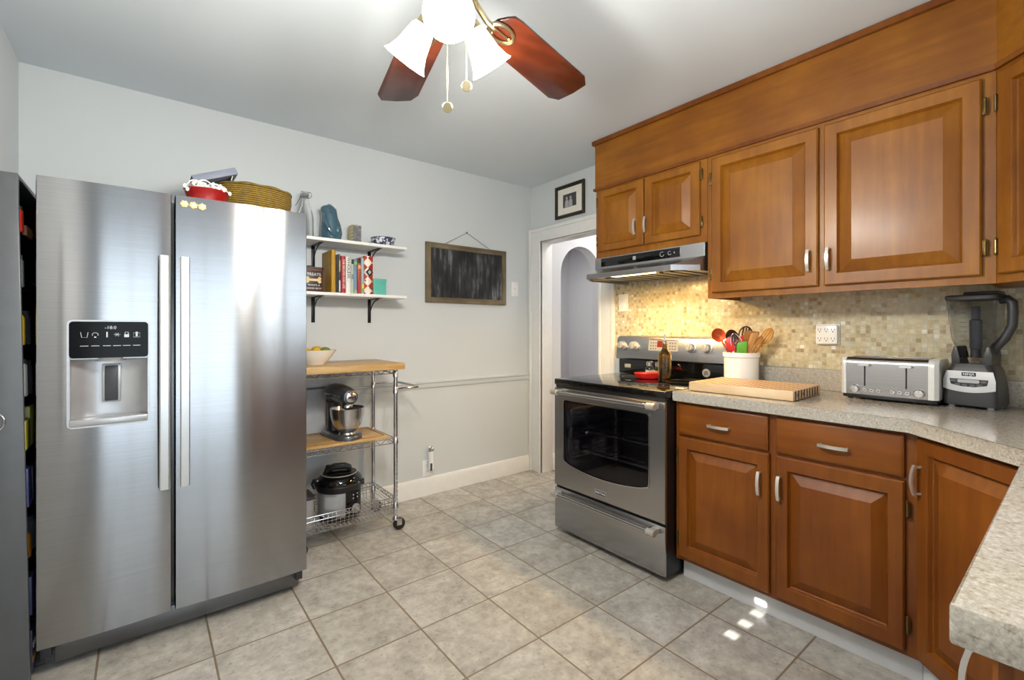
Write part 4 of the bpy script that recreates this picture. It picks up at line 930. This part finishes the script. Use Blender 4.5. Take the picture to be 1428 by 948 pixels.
# cavity and racks
m = MB(); m.box(.05, RWD-.05, -.10, -.09, .33, .83); m.box(.05, .06, -.635, -.10, .33, .83); m.box(RWD-.06, RWD-.05, -.635, -.10, .33, .83); m.box(.05, RWD-.05, -.635, -.09, .32, .332); m.box(.05, RWD-.05, -.635, -.09, .828, .84)
for k in range(6):
    for x in (.062, RWD-.062): m.box(x-.003, x+.003, -.62, -.11, .43+.06*k, .438+.06*k)
m.build('oven_cavity', 'cavity', RG)
for z in (.50, .62):
    m = MB(); m.tube([(.066, -.60, z), (RWD-.066, -.60, z), (RWD-.066, -.12, z), (.066, -.12, z)], .004, 6, True)
    for k in range(1, 20): x = .066+(RWD-.132)*k/20; m.cyl((x, -.60, z), (x, -.12, z), .002, seg=6)
    m.tube([(.066, -.60, z), (.066, -.60, z+.025), (RWD-.066, -.60, z+.025), (RWD-.066, -.60, z)], .003, 6); m.build('oven_rack', 'chrome', RG)
# backguard
m = MB(); m.box(.004, RWD-.004, -.085, -.012, .919, 1.022, .004); m.build('rear_riser', 'gloss', RG)
m = MB(); m.loft([[(x, -.012, 1.016), (x, -.102, 1.016), (x, -.110, 1.024), (x, -.094, 1.150), (x, -.082, 1.166), (x, -.05, 1.172), (x, -.012, 1.172)] for x in (.0, .004, RWD-.004, RWD)]); BG = m.build('control_panel', 'steel', RG)
tl = math.atan2(.016, .126)
def onbg(z): return -.110+.016*(z-1.024)/.126
for x in (.046, .142, .548, .648):
    z = 1.106; m = MB(); m.X = Matrix.Translation((x, onbg(z), z)) @ Matrix.Rotation(-tl, 4, 'X')
    m.lathe([(.030, 0), (.030, .004), (.025, .006), (.0235, .028), (.021, .031), (0, .031)], (0, 0, 0), 24, 'y'); m.box(-.006, .006, -.036, -.026, -.022, .022, .002); kb = m.build('knob', 'silver', BG)
m = MB(); m.X = Matrix.Translation((.357, onbg(1.115), 1.115)) @ Matrix.Rotation(-tl, 4, 'X'); m.prism(rrect(-.105, .105, -.036, .036, .005), 'xz', -.0012, .002); dp = m.build('display_plate', 'silver', BG)
m = MB(); m.X = Matrix.Translation((.345, onbg(1.118), 1.118)) @ Matrix.Rotation(-tl, 4, 'X'); m.box(-.030, .030, -.0026, .001, -.016, .024); m.build('display', 'led', dp)
m = MB(); m.X = Matrix.Translation((.357, onbg(1.115), 1.115)) @ Matrix.Rotation(-tl, 4, 'X'); m.box(-.10, .10, -.0022, .001, .031, .035)
for i in range(3):
    for j in range(3): m.box(-.092+.018*i, -.084+.018*i, -.002, .001, -.026+.018*j, -.020+.018*j); m.box(.044+.018*i, .052+.018*i, -.002, .001, -.026+.018*j, -.020+.018*j)
m.build('buttons', 'dgrey', dp)
m = MB(); m.box(.052, .100, -.0862, -.084, .958, .982, .0005); st = m.build('sticker', 'lgrey', RG, label='small white sticker'); text('NOTICE', .011, 'ink', st, (.076, -.0866, .975)); text('HOT SURFACE', .007, 'ink', st, (.076, -.0866, .964))
m = MB(); m.lathe([(.024, 0), (.024, .002), (0, .0025)], (.632, -.0845, .962), 26, 'y'); em = m.build('round_emblem', 'silver', RG)
m = MB()
for k in (-1, 0, 1): m.tube([(.632-.012, -.0872, .958+.008*k), (.632, -.0875, .964+.008*k), (.632+.012, -.0872, .962+.008*k)], .0022, 6)
m.build('emblem_mark', 'dgrey', em)
# --- on the cooktop
CK = .9195
b = thing('oil_bottle', 'amber glass oil bottle with pouring spout standing on the cooktop', 'bottle', (-.315, -1.532, CK))
m = MB(); m.lathe([(.034, 0), (.037, .004), (.037, .148), (.034, .160), (.021, .174), (.014, .186), (.014, .205), (.016, .207), (.016, .213), (.012, .213), (.011, .187), (.018, .172), (.033, .146), (.033, .008), (0, .006)]); m.build('glass_body', 'oilglass', b)
m = MB(); m.lathe([(.012, .205), (.013, .222), (.007, .228), (.004, .262), (.0035, .27), (0, .27)], seg=14); m.build('spout', 'chrome', b)
m = MB(); m.lathe([(.0325, .0085), (.0325, .08), (0, .08)]); m.build('oil', plain('olive_oil', (120, 92, 20), .1, Transmission_Weight=.6), b)
b = thing('spoon_rest', 'red spoon rest on the black cooktop in front of the shakers', 'spoon rest', (-.275, -1.375, CK), R(-75))
m = MB(); n = 28; lo = []
for k, z in ((.60, 0), (.75, .003), (.93, .018), (1, .032), (.97, .033), (.88, .018), (.66, .006)):
    lo.append([((.070*math.cos(a)+(.022*max(0, math.cos(a))**4))*k, .052*math.sin(a)*k*(1-.35*max(0, math.cos(a))), z+.006*max(0, math.cos(a))*k*(z > .01)) for a in [j*2*PI/n for j in range(n)]])
m.loft(lo); m.build('dish', 'redsil', b)
for i, (x, y, lab, c) in enumerate(((-.18, -1.338, 'left glass shaker with metal lid behind the red spoon rest', 'smoke'), (-.195, -1.412, 'right glass shaker with yellow filling beside the oil bottle', 'spice'))):
    t = thing('shaker', lab, 'shaker', (x, y, CK), 0, 'glass shakers on the cooktop')
    m = MB(); m.lathe([(.022, 0), (.026, .004), (.027, .045), (.020, .066), (.018, .07), (0, .07)], seg=18); m.build('glass_body', 'glass', t)
    m = MB(); m.lathe([(.019, .0702), (.021, .072), (.021, .092), (.014, .098), (0, .099)], seg=18); m.build('lid', 'chrome', t)
    m = MB(); m.lathe([(.021, .005), (.0235, .008), (.0235, .042), (0, .043)], seg=18); m.build('filling', 'ceramic' if i == 0 else 'spice', t)

# ================================================================== RANGE HOOD
H = thing('range_hood', 'stainless range hood with lit lamp under the small upper cabinet', 'range hood', (0, -1.034, 0), RW)
m = MB(); plan_t = [(.0, -.004), (.0, -.338), (.752, -.338), (.752, -.004)]
def hl(pl, z): return [(x, y, z) for x, y in pl]
lip = [(.0, -.004), (.0, -.385), (.088, -.515), (.664, -.515), (.752, -.385), (.752, -.004)]
top = [(.0, -.004), (.0, -.338), (.004, -.341), (.748, -.341), (.752, -.338), (.752, -.004)]
low = [(.012, -.004), (.012, -.38), (.093, -.503), (.659, -.503), (.740, -.38), (.740, -.004)]
m.loft([hl(top, 1.670), hl(top, 1.600), hl(lip, 1.548), hl(lip, 1.520), hl(low, 1.520)], cap0=True, cap1=False)
m.loft([hl(low, 1.520), hl(low, 1.536)], cap0=False, cap1=True); m.build('canopy', 'steel', H, ang=20)
m = MB(); m.box(.055, .610, -.3445, -.338, 1.612, 1.664, .002); cs = m.build('control_strip', 'gloss', H)
m = MB(); m.box(.300, .322, -.3455, -.344, 1.628, 1.650, .001); m.build('badge', 'silver', cs)
m = MB(); 
for x, r in ((.500, .013), (.548, .010)): m.tube([(x+r*math.cos(a), -.3452, 1.638+r*math.sin(a)) for a in [k*PI/10 for k in range(3, 20)]], .0016, 6)
m.box(.575, .580, -.3452, -.344, 1.634, 1.642); m.build('control_marks', 'lgrey', cs)
m = MB(); m.box(.22, .50, -.47, -.40, 1.527, 1.537, .002); m.build('lamp_lens', 'hoodlamp', H)
m = MB()
for k in range(9): x = .10+.07*k; m.box(x, x+.045, -.36, -.06, 1.529, 1.537, .001)
m.build('filter', 'dsteel', H)
area('hood_lamp', (-.43, -1.034-.36, 1.515), (0, 0, R(90)), .28, .06, 11, (1.0, .64, .25)).parent = None

# ================================================================== BACKSPLASH PLATES
def rocker(b): m = MB(); m.box(-.017, .017, -.0085, -.004, -.033, .033, .002); m.build('rocker', 'white', b)
plate('light_switch', 'white rocker switch on the mosaic left of the range hood light', 'switch', (-.0075, -1.006, 1.398), RW, .080, .120, rocker)
def six(b):
    m = MB(); m.box(-.046, .046, -.030, -.004, -.046, .046, .006); bd = m.build('tap_block', 'ceramic', b)
    for x in (-.028, 0, .028):
        for z in (-.022, .022):
            m = MB(); m.box(x-.007, x-.005, -.0305, -.029, z-.002, z+.008); m.box(x+.005, x+.007, -.0305, -.029, z-.002, z+.008); m.ell((x, -.030, z-.008), .0028, .001, .0028, 8, 6); m.build('socket', 'dgrey', bd)
plate('outlet_tap', 'white six way outlet on the mosaic above the checkered board', 'outlet', (-.0075, -2.240, 1.190), RW, .100, .102, six)

# ================================================================== COUNTER ITEMS
b = thing('cutting_board', 'thick checkered end grain cutting board on the stone counter', 'cutting board', (-.383, -2.048, CT+.001), R(-90+2))
m = MB(); m.box(-.228, .228, -.170, .170, .001, .0415, .003); m.build('core', 'maple', b)
m = MB(); m.box(-.224, .224, -.167, .167, .040, .0425); m.build('end_grain_top', 'butcher', b, label='checkered brown and cream end grain top')
m = MB()
for k in range(9):
    y = -.150+.034*k; m.box(.2275, .2288, y, y+.015, .004, .040)
for k in range(4):
    y = -.118+.034*k; m.box(.2275, .2290, y-.006+.008*(k % 2), y+.010+.008*(k % 2), .016, .028)
m.build('end_stripes', 'walnut', b, label='dark walnut stripes on the right end')
# crock
CR = (-.125, -1.873)
b = thing('utensil_crock', 'white ceramic crock full of utensils beside the range', 'crock', (CR[0], CR[1], CT+.001))
m = MB(); m.lathe([(.080, 0), (.084, .004), (.085, .145), (.0905, .150), (.0915, .168), (.089, .173), (.083, .171), (.080, .145), (.078, .012), (0, .010)], seg=40); m.build('body', 'ceramic', b)
def utensil(name, lab, foot, tip, build, cat='utensil'):
    """local +z runs along the handle from foot (inside the crock) to tip"""
    f = Vector((CR[0]+foot[0], CR[1]+foot[1], CT+.014)); t = Vector((CR[0]+tip[0], CR[1]+tip[1], CT+tip[2])); d = t-f; L = d.length
    face = Vector((-.9, -.43, 0)); zz = d.normalized(); yy = -(face-zz*face.dot(zz)).normalized(); xx = yy.cross(zz)
    o = bpy.data.objects.new(name, None); COL.objects.link(o); tag(o, lab, cat, 'utensils in the white crock'); o.empty_display_size = .05
    mt = Matrix((xx, yy, zz)).transposed().to_4x4(); mt.translation = f; o.matrix_world = mt
    build(o, L); return o
def flat_head(outline, th, bend=0, cup=0):
    """outline (x,z) -> thin solid curved across"""
    m = MB(); m.prism(outline, 'xz', -th/2, th/2, .0008, 1); return m
def oval(cz, rx, rz, n=20): return [(rx*math.sin(2*PI*k/n), cz-rz*math.cos(2*PI*k/n)) for k in range(n)]
def cup(m, cz, rx, rz, depth, th=.003):
    lo = []
    for k, s in ((.05, 1), (.4, .86), (.75, .45), (1, 0)): lo.append([(rx*k*math.sin(a), depth*s, cz-rz*k*math.cos(a)) for a in [j*2*PI/20 for j in range(20)]])
    for k, s in ((.96, 0), (.72, .40), (.38, .78), (.05, .9)): lo.append([(rx*k*math.sin(a), depth*s-th, cz-rz*k*math.cos(a)) for a in [j*2*PI/20 for j in range(20)]])
    m.loft(lo)
def u_ladle(mat_h, mat_b, R0):
    def f(o, L):
        m = MB(); cup(m, L-R0, R0*.9, R0, R0*.7); m.build('bowl', mat_b, o)
        m = MB(); m.tube([(0, 0, 0), (0, 0, L-1.95*R0)], .005, 10); m.build('handle', mat_h, o)
    return f
def u_spoon(mt, rx, rz, slot=False, mh=None):
    def f(o, L):
        m = MB()
        if slot:
            for s in (-1, 0, 1): m.tube([(s*rx*.36, 0, L-1.85*rz), (s*rx*.45, 0, L-rz), (s*rx*.36, 0, L-.15*rz)], .004, 8)
            m.tube([(rx*.9*math.sin(a), 0, L-rz-rz*.98*math.cos(a)) for a in [k*2*PI/24 for k in range(24)]], .004, 8, True)
        else: cup(m, L-rz, rx, rz, .014)
        m.build('bowl', mt, o); m = MB(); m.tube([(0, 0, 0), (0, 0, L-1.94*rz)], .005, 10); m.build('handle', mh or mt, o)
    return f
def u_spatula(mt, w_, h_, mh, taper=.75, th=.006):
    def f(o, L):
        m = MB(); m.prism([(-w_*taper, L-h_), (w_*taper, L-h_), (w_, L-.006), (w_-.006, L), (-w_+.012, L-.008), (-w_, L-.016)], 'xz', -th/2, th/2, .0015); m.build('blade', mt, o)
        m = MB(); m.tube([(0, 0, 0), (0, 0, L-h_+.005)], .006, 10); m.build('handle', mh, o)
    return f
def u_whisk(o, L):
    m = MB()
    for k in range(5):
        a0 = k*PI/5; pts = []
        for i in range(13):
            t = i/12*2-1; r = .030*math.cos(t*PI/2)**.7 if abs(t) < 1 else 0; pts.append((r*math.cos(a0)*(1 if True else 1), r*math.sin(a0), L-.055+.055*t))
        pts2 = [(-p[0], -p[1], p[2]) for p in pts[::-1]]; m.tube(pts+pts2[1:], .0012, 5)
    m.build('wires', 'chrome', o); m = MB(); m.tube([(0, 0, 0), (0, 0, L-.105)], .007, 10); m.build('handle', 'chrome', o)
def u_tongs(o, L):
    m = MB()
    for s in (-1, 1): m.tube([(s*.014, 0, 0), (s*.012, 0, L*.5), (s*.004, 0, L)], .006, 8, flat=.4)
    m.build('arms', 'chrome', o); m = MB(); m.tube([(-.010, 0, L*.93), (0, 0, L*1.01), (.010, 0, L*.93)], .004, 6); m.build('hinge', 'chrome', o)
# +y in the world is left in the picture here
utensil('ladle', 'orange red silicone ladle leaning left in the crock', (-.005, -.02), (-.02, .135, .300), u_ladle('orange', 'orange', .040))
utensil('serving_spoon', 'dark brown nylon spoon beside the orange ladle in the crock', (.02, -.01), (.0, .060, .296), u_spoon('spoonb', .033, .045))
utensil('scraper', 'red silicone spatula with short handle at the left front of the crock', (-.01, -.045), (-.052, .055, .252), u_spatula('redsil', .019, .085, 'ceramic', .9))
utensil('whisk', 'steel wire whisk in the middle of the crock', (0, -.02), (-.028, .028, .278), u_whisk)
utensil('slotted_spatula', 'dark brown slotted spoon at the back of the crock', (.03, .02), (.035, -.012, .312), u_spoon('spoonb', .036, .046, True))
utensil('spatula', 'red handled turner in front of the dark slotted spoon', (.0, .03), (.0, -.006, .270), u_spatula('redsil', .012, .06, 'chrome', .8))
utensil('tongs', 'steel kitchen tongs in the middle of the crock', (-.03, .02), (-.045, .000, .236), u_tongs)
utensil('spatula', 'green silicone spatula at the front of the crock', (-.03, .0), (-.058, -.034, .236), u_spatula('green', .024, .075, 'green', .95, .008))
utensil('wooden_turner', 'broad dark wooden turner behind the green spatula', (.02, .03), (.0, -.058, .292), u_spatula('spoond', .036, .12, 'spoond', .55))
utensil('wooden_turner', 'narrow pale wooden turner right of the green spatula', (-.02, .02), (-.03, -.088, .284), u_spatula('spoonw', .017, .16, 'spoonw', .6))
utensil('wooden_spoon', 'yellow wooden slotted spoon leaning right in the crock', (.01, .03), (.008, -.150, .300), u_spoon('spoono', .026, .045, True))
utensil('wooden_spoon', 'long pale wooden spoon at the right front of the crock', (-.02, .03), (-.03, -.118, .262), u_spoon('spoonw', .014, .03))
# toaster
T_ = thing('toaster', 'long chrome four slice toaster on the counter beside the blender', 'toaster', (-.145, -2.522, CT+.001), RW)
tw, td, th_ = .158, .105, .178
m = MB(); m.box(-tw+.004, tw-.004, -td+.006, td-.006, .006, .022, .004)
for x in (-.13, .13):
    for y in (-.08, .08): m.cyl((x, y, 0), (x, y, .008), .010, seg=10)
m.build('base', 'black', T_)
def tprof(x, k): 
    return [(x, y*k, .022+(z-.022)*1) for y, z in [(-td, .022), (-td, .150)]+[(-td+.026+.026*math.cos(R(a)), .152+.026*math.sin(R(a))) for a in (170, 150, 130, 110, 92)]+[(td-.026+.026*math.cos(R(a)), .152+.026*math.sin(R(a))) for a in (88, 70, 50, 30, 10)]+[(td, .150), (td, .022)]]
m = MB(); m.loft([tprof(-tw+.018, 1), tprof(tw-.030, 1)]); m.build('shell', 'steel', T_)
for a, b2 in ((-tw, -tw+.018), (tw-.030, tw)):
    m = MB(); xs = (a, a+.008, b2) if a < 0 else (a, b2-.012, b2); ks = (.93, 1.02, 1.02) if a < 0 else (1.02, 1.02, .92)
    m.loft([tprof(x, k) for x, k in zip(xs, ks)]); m.build('end_cap', plain('pearl_plastic', (214, 214, 212), .3, .2), T_)
m = MB()
for y in (-.052, .030):
    for x0 in (-.128, .004): m.box(x0, x0+.115, y, y+.024, .1765, .1795, .001)
m.build('slots', 'ink', T_)
m = MB(); m.box(-.132, .122, -.012, .010, .177, .181, .002); m.build('top_rail', 'chrome', T_)
for x in (-.074, .062):
    m = MB(); m.box(x-.0025, x+.0025, -td-.0012, -td+.002, .058, .142); m.build('lever_track', 'ink', T_)
    m = MB(); m.prism(rrect(x-.020, x+.020, .143, .151, .003), 'xz', -td-.022, -td-.001, .0015); m.build('lever', 'chrome', T_)
for x in (-.108, .102):
    m = MB(); m.lathe([(.017, 0), (.017, .010), (.014, .014), (0, .015)], (x, -td, .044), 22, 'y'); m.box(x-.0015, x+.0015, -td-.0165, -td-.012, .044, .058); m.build('knob', 'chrome', T_)
for x in (-.073, -.050, -.027, .018, .042, .066):
    m = MB(); m.lathe([(.0095, 0), (.0095, .004), (.008, .006), (0, .006)], (x, -td, .042), 16, 'y'); m.mat(1); m.box(x-.004, x+.004, -td-.0066, -td-.0055, .0405, .0435); m.build('button', ['chrome', 'dgrey'], T_)
# blender
B_ = thing('blender', 'grey countertop blender with clear square jar in the counter corner', 'blender', (-.130, -2.768, CT+.001), RW-R(8))
def sq(hx, hy, r, z, cx=0, cy=0): return [(x+cx, y+cy, z) for x, y in rrect(-hx, hx, -hy, hy, r)]
m = MB()
for x in (-.06, .06):
    for y in (-.06, .06): m.cyl((x, y, 0), (x, y, .012), .011, seg=12)
m.build('feet', 'lgrey', B_)
m = MB(); m.loft([sq(.083, .085, .02, .010), sq(.085, .088, .02, .022), sq(.083, .085, .022, .072), sq(.074, .078, .025, .140), sq(.066, .070, .025, .158), sq(.064, .066, .022, .166)]); m.build('motor_base', 'dgrey', B_)
m = MB()   # silver fascia following the sloping front
def yb(z): 
    t = (z-.072)/(.140-.072); return -.085+t*.007 if z <= .140 else -.078
lo = []
n = 12
for z0f, z1f in ((0, 0),):
    pts_b = [(-.081+.162*k/n, .060+.012*(2*k/n-1)**2) for k in range(n+1)]; pts_t = [(-.072+.144*k/n, .139) for k in range(n+1)]
    A = [(x, yb(z)-.0035-.002*(1-(x/.081)**2), z) for x, z in pts_b]; Bq = [(x, yb(.1)-.004-.002*(1-(x/.08)**2), (zb+.139)/2) for (x, zb) in pts_b]; Cq = [(x, yb(z)-.0035-.002*(1-(x/.081)**2), z) for x, z in pts_t]
    Ab = [(x, y+.012, z) for x, y, z in A]; Cb = [(x, y+.012, z) for x, y, z in Cq]
    m.loft([Ab, A, Bq, Cq, Cb], closed=False, cap0=False, cap1=False)
fs = m.build('fascia', 'silver', B_)
m = MB(); m.box(-.022, .022, -.0865, -.080, .121, .135, .001); bd = m.build('badge', 'black', fs); text('NINJA', .0125, 'whiteprint', bd, (0, -.0869, .128), sx=1.05)
m = MB(); m.prism([(-.060, .110), (-.056, .089), (-.02, .081), (.02, .081), (.056, .089), (.060, .110)], 'xz', -.0905, -.083, .002); kp = m.build('keypad', 'dgrey', fs)
m = MB(); m.prism(rrect(-.034, .034, .096, .108, .005), 'xz', -.0915, -.090); m.build('display', 'lgrey', kp)
for x, z in ((-.047, .102), (-.034, .089), (-.012, .087), (.012, .087), (.034, .089), (.047, .102)):
    m = MB(); m.prism(rrect(x-.008, x+.008, z-.004, z+.004, .003), 'xz', -.0918, -.090); m.build('button', 'grey', kp)
m = MB(); 
for s in (-1, 1): m.prism([(s*.062, .160), (s*.064, .20), (s*.056, .232), (s*.044, .232), (s*.040, .19), (s*.030, .168)] if s > 0 else [(s*.030, .168), (s*.040, .19), (s*.044, .232), (s*.056, .232), (s*.064, .20), (s*.062, .160)], 'xz', -.058, .058, .003)
m.build('jar_collar', 'dgrey', B_)
m = MB(); J = [(.040, .040, .166), (.044, .044, .182), (.050, .050, .21), (.066, .064, .26), (.074, .072, .345), (.077, .075, .400), (.079, .077, .404), (.079, .077, .410)]
m.loft([sq(a, b2, .022, z) for a, b2, z in J]+[sq(a-.003, b2-.003, .020, z) for a, b2, z in J[::-1][:6]]+[sq(.041, .041, .018, .190)]); m.build('jar', 'smoke', B_)
m = MB(); m.lathe([(.018, .19), (.016, .22), (.020, .225), (.020, .33), (.014, .335), (.014, .385), (0, .386)], seg=16)
for k, z in enumerate((.215, .26, .305)):
    for s in (-1, 1): m.prism([(0, -.007), (s*.038, -.002), (s*.040, .004), (0, .007)] if s > 0 else [(0, .007), (s*.040, .004), (s*.038, -.002), (0, -.007)], 'xy', z, z+.002)
m.build('blade_tower', 'grey', B_)
m = MB()
for k in range(9): z = .235+.0175*k; m.box(-.034, -.012+.004*(k % 2), -.0765+.0, -.0755+.0, z, z+.0018)
m.build('measure_marks', 'ink', B_)
m = MB(); m.loft([sq(.080, .078, .022, .408), sq(.083, .081, .022, .412), sq(.083, .081, .022, .424), sq(.078, .076, .022, .428)]); m.box(-.03, .078, -.045, .045, .426, .440, .006); m.box(-.094, -.075, -.03, .03, .414, .426, .004); m.build('lid', 'dgrey', B_)
m = MB(); m.tube([(.070, 0, .405), (.095, 0, .408), (.108, 0, .395), (.110, 0, .36), (.108, 0, .31), (.088, 0, .265), (.062, 0, .232), (.050, 0, .20)], [.014, .016, .017, .0165, .016, .016, .016, .014], 12); m.build('handle', 'dgrey', B_)
B_.scale = (.90, .90, 1)

# ================================================================== CEILING FAN
FC = (-2.014, -2.014)
FN = thing('ceiling_fan', 'brass ceiling fan with cherry blades and three lit frosted shades', 'ceiling fan', (FC[0], FC[1], CE))
m = MB(); m.lathe([(.07, 0), (.072, -.01), (.055, -.05), (.02, -.062), (0, -.062)]); m.build('canopy', 'brass', FN)
m = MB(); m.cyl((0, 0, -.06), (0, 0, -.14), .014); m.build('downrod', 'brass', FN)
m = MB(); m.lathe([(.03, -.13), (.09, -.145), (.108, -.175), (.108, -.25), (.095, -.285), (.085, -.292), (0, -.292)], seg=40); m.build('motor_housing', 'abrass', FN)
m = MB(); m.lathe([(.045, -.290), (.052, -.30), (.052, -.35), (.058, -.358), (.058, -.395), (.035, -.412), (.012, -.418), (0, -.418)], seg=32); m.build('light_hub', 'brass', FN)
ZB = 2.10-CE
for i, an in enumerate((15.8, 77, 148.5, 222, 296)):
    a = R(an); X4 = Matrix.Rotation(a, 4, 'Z')
    m = MB(); m.X = X4 @ Matrix.Translation((0, 0, ZB)) @ Matrix.Rotation(R(-11), 4, 'X')
    ol = [(.20, -.045), (.215, -.062), (.25, -.066), (.62, -.078), (.665, -.058), (.672, 0), (.665, .058), (.62, .078), (.25, .066), (.215, .062), (.20, .045), (.185, .02), (.185, -.02)]
    m.prism(ol, 'xy', .002, .010, .002); bl = m.build('blade', 'blade', FN)
    m = MB(); m.X = X4 @ Matrix.Translation((0, 0, ZB)) @ Matrix.Rotation(R(-11), 4, 'X')
    m.tube([(.085, 0, .05), (.12, 0, .02), (.155, 0, -.004), (.19, 0, -.006)], .009, 10)
    m.tube([(.225+.05*math.cos(t), .026*math.sin(t), -.004) for t in [k*2*PI/28 for k in range(28)]], .006, 8, True)
    m.tube([(.18, 0, -.004), (.272, 0, -.004)], .003, 8)
    for q in ((.20, .018), (.20, -.018), (.26, 0)): m.ell((q[0], q[1], -.004), .006, .006, .004, 8, 6)
    m.build('blade_bracket', 'brass', bl)
for i, an in enumerate((239.3, 359.3, 119.3)):
    a = R(an); tilt = R(38); X4 = Matrix.Rotation(a, 4, 'Z') @ Matrix.Translation((.072, 0, 2.020-CE)) @ Matrix.Rotation(-tilt, 4, 'Y')
    m = MB(); m.tube([(.04*math.cos(a), .04*math.sin(a), 2.04-CE), (.058*math.cos(a), .058*math.sin(a), 2.048-CE), (.072*math.cos(a), .072*math.sin(a), 2.030-CE)], .010, 10); m.X = X4; m.lathe([(.012, .022), (.024, .012), (.026, -.008), (.020, -.012)]); fa = m.build('lamp_arm', 'brass', FN)
    m = MB(); m.X = X4; m.lathe([(.026, -.004), (.032, -.014), (.037, -.040), (.042, -.066), (.052, -.092), (.060, -.104), (.0575, -.104), (.049, -.090), (.039, -.064), (.034, -.040), (.029, -.016), (.020, -.008)], seg=36, cap=False); m.build('lamp_shade', 'shade', fa)
    m = MB(); m.X = X4; m.lathe([(.010, -.010), (.012, -.03), (.022, -.055), (.024, -.072), (.016, -.088), (0, -.094)], seg=20); m.build('bulb', 'bulb', fa)
    l = bpy.data.lights.new('fan_lamp', 'POINT'); l.energy = 23; l.color = (1.0, .95, .86); l.shadow_soft_size = .05
    lo_ = bpy.data.objects.new('fan_lamp', l); COL.objects.link(lo_); p = X4 @ Vector((0, 0, -.15)); lo_.location = (FC[0]+p.x, FC[1]+p.y, CE+p.z)
for (x, y, z0, z1) in ((-.003, .002, 2.02, 1.800), (.036, -.028, 2.035, 1.855)):
    m = MB(); n = int((z0-z1)/.006)
    m.cyl((x, y, z0-CE), (x, y, z1-CE), .0010, seg=6)
    for k in range(n): m.ell((x, y, z0-.006*k-CE), .0017, .0017, .0017, 6, 4)
    ch = m.build('pull_chain', 'brass', FN)
    m = MB(); m.X = Matrix.Translation((x, y, z1-.010-CE)) @ Matrix.Rotation(R(-120.7+180), 4, 'Z') @ Matrix.Rotation(R(-30), 4, 'Y'); m.lathe([(.0, -.004), (.012, -.004), (.0135, 0), (.012, .004), (0, .004)], seg=20, axis='x'); m.build('fob', 'brass', ch)
